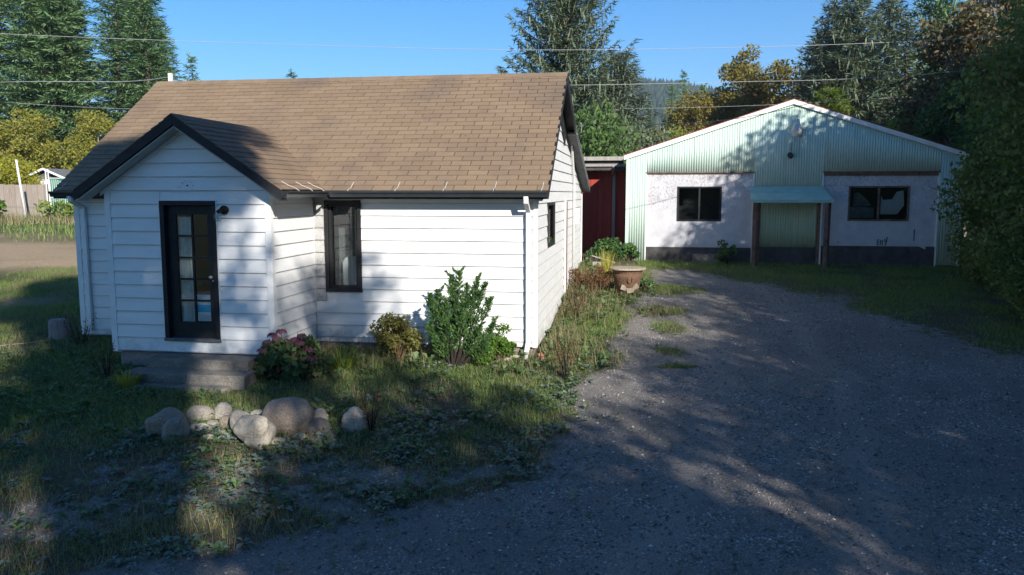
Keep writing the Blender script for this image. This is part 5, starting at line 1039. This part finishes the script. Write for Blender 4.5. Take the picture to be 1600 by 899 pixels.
# ------------------------------------------------------------------ shrubs and plants by the house
def plant(name, label, x, y, cat='shrub', group=None): return thing(name, label, cat, gp(x, y, -0.02), 0, group)
def plume(rng, n, base, tip, r, L, W, out=0.5):
    """upright feathery needle shoots along a stem"""
    s = rng.random(n)**0.8; b = np.array(base); t = np.array(tip); C = b+(t-b)*s[:, None]; az = rng.random(n)*6.283
    o = np.stack([np.cos(az), np.sin(az), np.zeros(n)], -1); rad = r*(0.25+0.75*np.sin(np.pi*np.clip(s*0.9+0.08, 0, 1)))*np.sqrt(rng.random(n))
    C = C+o*rad[:, None]; D = unit(o*out+unit(t-b)*0.9+rng.normal(size=(n, 3))*0.25); return rhombi(C, D, perp(rng, D), L*(0.6+0.8*rng.random(n)), W*(0.7+0.6*rng.random(n)))
def yew():
    t = plant('yew_shrub', 'dark upright feathery yew shrub against the white wall', -0.92, 12.30); rng = np.random.default_rng(41); P = []; mb = MB()
    for (bx, by, tx, ty, tz, r, n) in ((-0.18, 0.0, -0.28, 0.0, 1.27, 0.085, 460), (-0.12, 0.05, -0.19, 0.02, 1.33, 0.085, 460), (-0.05, 0.0, -0.09, -0.04, 1.20, 0.09, 420), (0.02, 0.02, 0.0, 0.03, 1.58, 0.08, 520), (0.04, 0.0, 0.10, -0.02, 1.66, 0.085, 520), (0.08, 0.0, 0.20, 0.02, 1.42, 0.085, 460), (0.12, 0.0, 0.34, 0.02, 1.56, 0.075, 460), (0.15, 0.05, 0.43, 0.0, 1.46, 0.085, 460), (0.18, -0.03, 0.52, -0.06, 1.22, 0.09, 420), (0.0, -0.08, -0.12, -0.16, 0.92, 0.10, 380), (0.10, -0.06, 0.12, -0.16, 1.02, 0.10, 380),
        (-0.18, 0, -0.30, -0.05, 0.78, 0.08, 300), (0.2, -0.04, 0.36, -0.14, 0.74, 0.10, 360), (0.30, 0.0, 0.55, -0.08, 0.80, 0.08, 300), (-0.08, -0.05, -0.22, -0.12, 0.55, 0.09, 260), (0.30, -0.04, 0.44, -0.1, 0.50, 0.10, 300)):
        P.append(plume(rng, n, (bx, by, 0.34*tz), (tx, ty, tz), r, 0.075, 0.020, 0.65)); mb.tube([(bx*0.3, by*0.3, 0), (bx, by, 0.3), (tx*0.9+bx*0.1, ty, tz*0.85)], [0.022, 0.016, 0.005], 5, False)
        for q in range(5):      # stray side shoots
            f = 0.35+0.6*rng.random(); b0 = np.array([bx+(tx-bx)*f, by+(ty-by)*f, 0.34*tz+(tz*0.66)*f]); a = rng.random()*6.283; P.append(plume(rng, 36, b0, b0+np.array([math.cos(a)*0.10, math.sin(a)*0.10, 0.13]), 0.025, 0.06, 0.018, 0.6))
    t.scale = (1.18, 1.0, 0.92)
    obj('foliage', mesh_leaves('foliage', P), 'leaf_yew', t); mb.build('stem', 'stem_dark', t)
yew()
def bushy(name, label, x, y, w, h, leaf, mat, n, seed, stem='stem_brown', clumps=14, asp=0.5, cat='shrub', zc=0.55):
    t = plant(name, label, x, y, cat); rng = np.random.default_rng(seed); cen = []; rad = []; mb = MB()
    for i in range(clumps):
        u = rng.random(); a = i*2.399; rr = w*0.36*math.sqrt((i+0.5)/clumps); z = h*(0.22+0.62*rng.random()*(1-0.35*(rr/(w*0.36))))
        cen.append((rr*math.cos(a), rr*math.sin(a)*0.8, z)); rad.append(w*(0.13+0.10*rng.random())); mb.tube([(0, 0, 0), (cen[-1][0]*0.5, cen[-1][1]*0.5, z*0.55), cen[-1]], [0.012, 0.008, 0.003], 4, False)
    V = clump_leaves(rng, cen, rad, [n//clumps]*clumps, leaf, asp=asp); obj('foliage', mesh_leaves('foliage', [V]), mat, t); mb.build('stem', stem, t); return t, cen, rad, rng
bushy('maple_shrub', 'olive yellowing small-leaved shrub below the tall front window', -1.80, 12.55, 0.86, 1.02, 0.055, 'leaf_maple', 3800, 42, clumps=18)
bushy('evergreen_bush', 'bright green bushy shrub between yew and downspout', -0.20, 12.50, 0.58, 0.80, 0.05, 'leaf_bright', 2600, 43)
bushy('evergreen_bush', 'low bright green shrub at the foot of the yew', -0.46, 12.35, 0.42, 0.50, 0.05, 'leaf_bright', 1200, 44)
hy, cen, rad, rng = bushy('hydrangea', 'hydrangea bush with purple-pink flower heads at the porch corner', -3.25, 11.70, 1.15, 0.74, 0.10, 'leaf_hydrangea', 2600, 45, 'stem_brown', 16, 0.65)
for i, (x, z) in enumerate([(-0.36, 0.62), (-0.28, 0.74), (-0.20, 0.68), (-0.14, 0.80), (-0.05, 0.64), (0.06, 0.66), (0.15, 0.62), (0.17, 0.72), (-0.44, 0.50), (0.03, 0.46), (-0.22, 0.42), (0.26, 0.50), (0.34, 0.38), (-0.05, 0.40)]):
    k = 90; d = rand_dirs(rng, k); d[:, 2] = np.abs(d[:, 2])*0.9; hc = (x*0.92+0.06, -0.22+0.10*math.sin(i*3.1), z*0.90); sb = MB(); sb.tube([(hc[0]*0.25, hc[1]*0.3, 0.02), (hc[0]*0.8, hc[1]*0.9, hc[2]*0.6), hc], [0.008, 0.006, 0.004], 5, False); sb.build('stem', 'stem_brown', hy); C = np.array(hc)+d*np.array([0.075, 0.075, 0.06])
    V = rhombi(C, perp(rng, d), unit(np.cross(d, perp(rng, d))), np.full(k, 0.042), np.full(k, 0.042)); obj('flower_head', mesh_leaves('flower_head', [V]), 'petal', hy)
def blades(name, label, x, y, n, h, spread, w, mat, seed, cat='weed', lean=0.5, group=None):
    rng = np.random.default_rng(seed); az = rng.random(n)*6.283; r = spread*np.sqrt(rng.random(n)); B = np.stack([r*np.cos(az), r*np.sin(az), np.zeros(n)], -1)
    o = np.stack([np.cos(az), np.sin(az), np.zeros(n)], -1); H = h*(0.45+0.6*rng.random(n)); ln = lean*(0.3+0.8*rng.random(n)); sd = np.stack([-np.sin(az), np.cos(az), np.zeros(n)], -1)*w*0.5
    mid = B+o*(H*ln*0.35)[:, None]+np.array([0, 0, 1])*(H*0.6)[:, None]; tip = B+o*(H*ln)[:, None]+np.array([0, 0, 1])*(H*(1-0.25*ln))[:, None]
    V = np.stack([B-sd, B+sd, mid+sd*0.8, mid-sd*0.8, tip+sd*0.12, tip-sd*0.12], 1).reshape(-1, 3); k = np.arange(n)[:, None]*6
    F = np.concatenate([k+np.array([[0, 1, 2, 3]]), k+np.array([[3, 2, 4, 5]])]); o_ = obj(name, np_mesh(name, V, F), mat, None, gp(x, y, -0.01)); return tag(o_, label, cat, group)
blades('dry_iris', 'brown spiky dry leaves behind the hydrangea', -2.95, 12.25, 60, 0.62, 0.12, 0.022, 'grass_dry', 51, 'plant', 0.6)
blades('day_lily', 'yellow-green arching leaf clump beside the hydrangea', -2.62, 12.15, 120, 0.38, 0.22, 0.025, 'leaf_willow', 52, 'plant', 0.9)
blades('yellow_weed', 'yellow-green weed tuft beside the concrete steps', -5.45, 11.25, 160, 0.26, 0.16, 0.014, 'weed_yellow', 53, 'weed', 0.7)
blades('tall_grass', 'tall golden grass tuft between urn and house wall', 2.20, 18.9, 90, 0.95, 0.16, 0.022, 'weed_yellow', 54, 'grass', 0.22)
bushy('dock_weed', 'reddish brown weeds beside the garden urn', 1.95, 18.2, 0.85, 0.75, 0.07, 'weed_red', 1300, 55, 'stem_brown', 14, 0.3, 'weed')
bushy('dock_weed', 'russet weeds at the house wall behind the urn', 1.55, 18.9, 0.7, 0.7, 0.07, 'weed_red', 900, 56, 'stem_brown', 12, 0.3, 'weed')
bushy('leafy_weed', 'green weed clump on the driveway side of the urn', 3.05, 18.4, 0.6, 0.40, 0.08, 'leaf_weed', 700, 57, 'stem_brown', 10, 0.3, 'weed')
bushy('leafy_weed', 'dark shrubby growth in the gap before the red shed', 2.6, 22.9, 1.2, 0.75, 0.10, 'leaf_yew', 1600, 58, 'stem_brown', 14, 0.5, 'shrub'); bushy('leafy_weed', 'dark undergrowth against the barn corner by the red shed', 3.3, 23.1, 0.9, 0.6, 0.10, 'leaf_yew', 1000, 59, 'stem_brown', 12, 0.5, 'shrub')
def stalks(name, label, x, y, n, h, spread, seed, mat='stem_dark', leafmat='weed_red'):
    t = plant(name, label, x, y, 'weed'); rng = np.random.default_rng(seed); mb = MB(); C = []
    for i in range(n):
        a = rng.random()*6.283; b = rng.random()*spread; H = h*(0.5+0.5*rng.random()); tip = (math.cos(a)*(b+H*0.18), math.sin(a)*(b+H*0.18), H); mb.tube([(math.cos(a)*b*0.4, math.sin(a)*b*0.4, 0), (math.cos(a)*b, math.sin(a)*b, H*0.5), tip], [0.007, 0.005, 0.002], 4, False)
        for q in range(12):
            s = 0.35+0.65*rng.random(); C.append((math.cos(a)*(b+0.18*H*s)+rng.normal()*0.02, math.sin(a)*(b+0.18*H*s)+rng.normal()*0.02, H*s))
    C = np.array(C); D = unit(rand_dirs(rng, len(C))+np.array([0, 0, 0.6])); mb.build('stem', mat, t); tag(obj('seed_head', mesh_leaves('seed_head', [rhombi(C, D, perp(rng, D), np.full(len(C), 0.045), np.full(len(C), 0.018))]), leafmat, t), kind='stuff')
stalks('dry_weed', 'dead dark-stemmed weed at the driveway edge by the house corner', 0.80, 11.75, 16, 0.75, 0.12, 61); stalks('dry_weed', 'thin dry weed stalks at the west house corner', -7.3, 13.55, 14, 0.6, 0.2, 62)
stalks('dry_weed', 'bent dead stalks beside the concrete steps', -5.9, 11.6, 14, 0.62, 0.15, 63); stalks('dry_weed', 'dark dead weed growing over the lone white boulder', -1.70, 9.55, 12, 0.62, 0.10, 64)
stalks('dry_weed', 'dry weeds by the house wall near the driveway', 1.25, 15.6, 18, 0.55, 0.3, 65); stalks('dry_weed', 'dry weeds by the house wall past the jamb', 1.45, 17.0, 18, 0.6, 0.3, 66)
bushy('vine_bush', 'dark leafy vine at the foot of the awning post', 5.95, 22.35, 0.65, 0.95, 0.09, 'leaf_green', 420, 67, 'stem_dark', 10, 0.55, 'vine')
tr = MB(); tr.box(-0.35, 0.35, -0.15, 0.15, 0, 0.26); tr = bevel(tr.build('planter_trough', 'concrete', None, False, (5.45, 22.75, float(gz(5.45, 22.75))-0.02)), 0.015); tr.rotation_euler[2] = -TH; tag(tr, 'low concrete trough against the barn beside the awning', 'trough')

# ------------------------------------------------------------------ grass, weeds and loose chips (uncountable)
BOX = [(-8.2, 0.05, -0.05, 10.2), (PA0-0.02, PA1+0.02, PB-0.03, 0.1), (-5.75, -3.75, -2.65, -1.5), (A0-0.05, A1+0.05, BB-0.02, BB+13), (-2.8, 1.3, 12.9, 17)]
def free(x, y):
    a, b = to_house(x, y); k = np.ones(len(x), bool)
    for a0, a1, b0, b1 in BOX: k &= ~((a > a0) & (a < a1) & (b > b0) & (b < b1))
    return k
def scatter(rng, n, x0, x1, y0, y1, dens):
    x = rng.uniform(x0, x1, n); y = rng.uniform(y0, y1, n); k = free(x, y); x, y = x[k], y[k]; d = dens(x, y); k = rng.random(len(x)) < d; return x[k], y[k]
def grass_mesh(rng, x, y, h, w, lean=0.5):
    n = len(x); z = gz(x, y)-0.01; B = np.stack([x, y, z], -1); az = rng.random(n)*6.283; H = h*(0.4+0.9*rng.random(n))
    o = np.stack([np.cos(az), np.sin(az), np.zeros(n)], -1); sd = np.stack([-np.sin(az), np.cos(az), np.zeros(n)], -1)*(w*0.5); ln = lean*(0.2+0.9*rng.random(n))
    T = B+o*(H*ln)[:, None]+np.array([0, 0, 1])*(H*(1-0.3*ln))[:, None]; return np.stack([B-sd, B+sd, T], 1).reshape(-1, 3), np.arange(3*n).reshape(-1, 3)
rng = np.random.default_rng(99)
def gd(x, y):      # grass density: none on gravel, patchy elsewhere
    g = gravel_field(x, y)+(fbm(x*4, y*4, 55)-0.5)*0.5; return np.clip((0.62-g)*2.4, 0, 1)*np.clip((fbm(x*1.1, y*1.1, 71)-0.24)*2.6, 0.04, 1)*(1-0.85*dry_field(x, y))*(1-0.62*np.clip((9.9-y)/1.2, 0, 1)*np.clip((x+6.5)/1.5, 0, 1))
x, y = scatter(rng, 620000, -13, 3.5, 5.5, 22, gd); gx, gy = scatter(rng, 170000, 3.5, 13, 12, 23.5, gd)
hx = 0.10; V, F = grass_mesh(rng, np.concatenate([x, gx]), np.concatenate([y, gy]), 0.10, 0.009, 0.9)
tag(obj('grass', np_mesh('grass', V, F), 'grass'), 'short green grass over the yard and before the barn', 'grass', None, 'stuff')
x, y = scatter(rng, 150000, -12, 3.6, 5.5, 21, lambda x, y: np.clip((fbm(x*1.4, y*1.4, 83)-0.50+0.22*np.clip((10.5-y)/2, 0, 1))*4, 0, 1)*np.clip((0.80-gravel_field(x, y))*2, 0.0, 1)); V, F = grass_mesh(rng, x, y, 0.15, 0.007, 0.8)
tag(obj('dry_grass', np_mesh('dry_grass', V, F), 'grass_dry'), 'straw-coloured dry grass between the weeds', 'grass', None, 'stuff')
x, y = scatter(rng, 26000, -36, -13, 22, 46, lambda x, y: np.clip(1-1.1*dry_field(x, y), 0, 1)*np.clip((fbm(x*0.5, y*0.5, 85)-0.2)*2, 0, 1)); V, F = grass_mesh(rng, x, y, 0.28, 0.04)
tag(obj('yard_grass', np_mesh('yard_grass', V, F), 'grass'), 'sunlit grass in the far west yard', 'grass', None, 'stuff')
x, y = scatter(rng, 9000, -36, -14, 37.0, 42.3, lambda x, y: np.clip((fbm(x*0.7, y*0.7, 87)-0.3)*2.5, 0, 1)); V, F = grass_mesh(rng, x, y, 0.55, 0.05, 0.8)
tag(obj('tall_weeds', np_mesh('tall_weeds', V, F), 'grass_dry'), 'tall dry weeds along the board fence', 'weeds', None, 'stuff')
bushy('fence_shrub', 'green sapling shrub before the board fence', -24.9, 38.5, 2.0, 2.0, 0.22, 'leaf_bright', 700, 71, 'stem_brown', 12); bushy('fence_shrub', 'low green shrub under the slatted gate', -22.6, 41.4, 3.2, 1.1, 0.24, 'leaf_willow', 700, 72, 'stem_brown', 14)
# broad-leaved weeds: rosettes
def rosettes(name, x, y, size, mat, label, rng, up=0.35, nl=8):
    n = len(x); k = n*nl; X = np.repeat(x, nl); Y = np.repeat(y, nl); az = rng.random(k)*6.283; el = up*(0.2+rng.random(k)); S = np.repeat(size*(0.5+0.8*rng.random(n)), nl)*(0.7+0.5*rng.random(k))
    D = np.stack([np.cos(az)*np.cos(el), np.sin(az)*np.cos(el), np.sin(el)], -1); sd = np.stack([-np.sin(az), np.cos(az), np.zeros(k)], -1); sd = unit(sd+rng.normal(size=(k, 3))*0.25)
    B = np.stack([X, Y, gz(X, Y)+0.015+0.05*rng.random(k)*np.repeat(rng.random(n), nl)*2], -1); up_ = np.cross(D, sd)*-1
    mid = B+D*(S*0.55)[:, None]; tip = B+D*S[:, None]-np.array([0, 0, 1])*(S*0.22)[:, None]; wv = sd*(S*0.26)[:, None]; lift = np.array([0, 0, 1])*(S*0.07)[:, None]
    V = np.stack([B, mid+wv+lift, tip, mid-wv+lift, mid], 1).reshape(-1, 3); q = np.arange(k)[:, None]*5; F = np.concatenate([q+np.array([[0, 4, 1]]), q+np.array([[4, 2, 1]]), q+np.array([[0, 3, 4]]), q+np.array([[4, 3, 2]])])
    tag(obj(name, np_mesh(name, V, F), mat), label, 'weeds', None, 'stuff')
wd = lambda x, y: np.clip((0.85-gravel_field(x, y))*2.2, 0.03, 1)*np.clip((fbm(x*1.7, y*1.7, 93)-0.38)*3.0, 0.02, 1)
x, y = scatter(rng, 3800, -6.8, 0.7, 6.2, 9.6, wd); x2, y2 = scatter(rng, 500, -2.0, 1.2, 9.5, 12.2, wd); rosettes('grey_rosettes', np.concatenate([x, x2]), np.concatenate([y, y2]), 0.075, 'leaf_grey', 'grey-green broad-leaved weeds spreading over the gravel edge', rng)
x, y = scatter(rng, 5000, -8.5, 1.6, 6.5, 14.5, wd); x2, y2 = scatter(rng, 900, 0.6, 3.2, 12.5, 20, wd); rosettes('green_weeds', np.concatenate([x, x2]), np.concatenate([y, y2]), 0.085, 'leaf_weed', 'low green weeds between the boulders and the house', rng, 0.8)
x, y = scatter(rng, 16000, -9.5, 1.8, 6.0, 14.5, lambda x, y: np.clip((0.7-gravel_field(x, y))*2, 0.02, 1)*np.clip((fbm(x*1.3, y*1.3, 97)-0.3)*2.5, 0.05, 1)); rosettes('clover', x, y, 0.042, 'leaf_weed', 'tiny clover leaves in the lawn', rng, 0.6, 6)
def bed(x, y):
    a, b = to_house(x, y); east = (a > 0.05) & (a < 1.5) & (b > -0.6) & (b < 9.6); front = (b > -1.3) & (b < -0.1) & (a > -3.7) & (a < 0.3); return np.where(east, np.clip(1.3-a*0.75, 0, 1), 0)*np.clip((fbm(x*1.2, y*1.2, 101)-0.25)*2.2, 0, 1)+np.where(front, 0.55, 0)*np.clip((fbm(x*1.5, y*1.5, 103)-0.35)*2.5, 0, 1)
x, y = scatter(rng, 42000, -4.5, 4.0, 10.5, 22.6, bed); V, F = grass_mesh(rng, x, y, 0.34, 0.011, 0.7); tag(obj('bed_weeds', np_mesh('bed_weeds', V, F), 'grass_dry'), 'tall brown weeds crowding the foot of the house walls', 'weeds', None, 'stuff')
x, y = scatter(rng, 3000, -4.5, 4.0, 10.5, 22.6, bed); rosettes('bed_leaves', x, y, 0.14, 'leaf_weed', 'leafy green weeds crowding the foot of the house walls', rng, 1.1, 9)
# loose stone chips
def chips(name, x, y, s, label, rng):
    n = len(x); P = np.array([(1, 0, 0), (-1, 0, 0), (0, 1, 0), (0, -1, 0), (0, 0, 1), (0, 0, -1)], np.float32); Fq = np.array([(0, 2, 4), (2, 1, 4), (1, 3, 4), (3, 0, 4), (2, 0, 5), (1, 2, 5), (3, 1, 5), (0, 3, 5)])
    a = rng.random(n)*6.283; sc = s*(0.4+rng.random((n, 1))**3*1.6)*np.array([1, 0.75, 0.5])*(0.7+0.6*rng.random((n, 3))); V = P[None]*sc[:, None, :]+rng.normal(size=(n, 6, 3))*(sc.mean(1)*0.18)[:, None, None]
    ca, sa = np.cos(a)[:, None], np.sin(a)[:, None]; Vx = V[..., 0]*ca-V[..., 1]*sa; Vy = V[..., 0]*sa+V[..., 1]*ca
    V = np.stack([Vx+x[:, None], Vy+y[:, None], V[..., 2]+(gz(x, y)+sc[:, 2]*0.3)[:, None]], -1); F = Fq[None]+(np.arange(n)*6)[:, None, None]
    tag(obj(name, np_mesh(name, V.reshape(-1, 3), F.reshape(-1, 3)), 'pebble'), label, 'gravel', None, 'stuff')
gvd = lambda x, y: np.clip((gravel_field(x, y)-0.35)*2.5, 0, 1)
x, y = scatter(rng, 52000, -5.5, 8.5, 5.4, 11, gvd); x2, y2 = scatter(rng, 22000, 0.5, 8.5, 11, 19, gvd); chips('gravel_chips', np.concatenate([x, x2]), np.concatenate([y, y2]), 0.0125, 'loose grey stone chips over the driveway', rng)

# ------------------------------------------------------------------ air: thin haze that fades the far hill
hz = MB(); hz.box(-1400, 1900, -320, 1700, -6, 175); m = bpy.data.materials.new('haze'); m.use_nodes = True; nt = m.node_tree; nt.nodes.clear()
pv = nt.nodes.new('ShaderNodeVolumePrincipled'); pv.inputs['Color'].default_value = (0.80, 0.88, 1.0, 1); pv.inputs['Density'].default_value = 0.00035; pv.inputs['Anisotropy'].default_value = 0.2
ho = nt.nodes.new('ShaderNodeOutputMaterial'); nt.links.new(pv.outputs[0], ho.inputs['Volume'])
hz = hz.build('haze', m); tag(hz, kind='stuff')
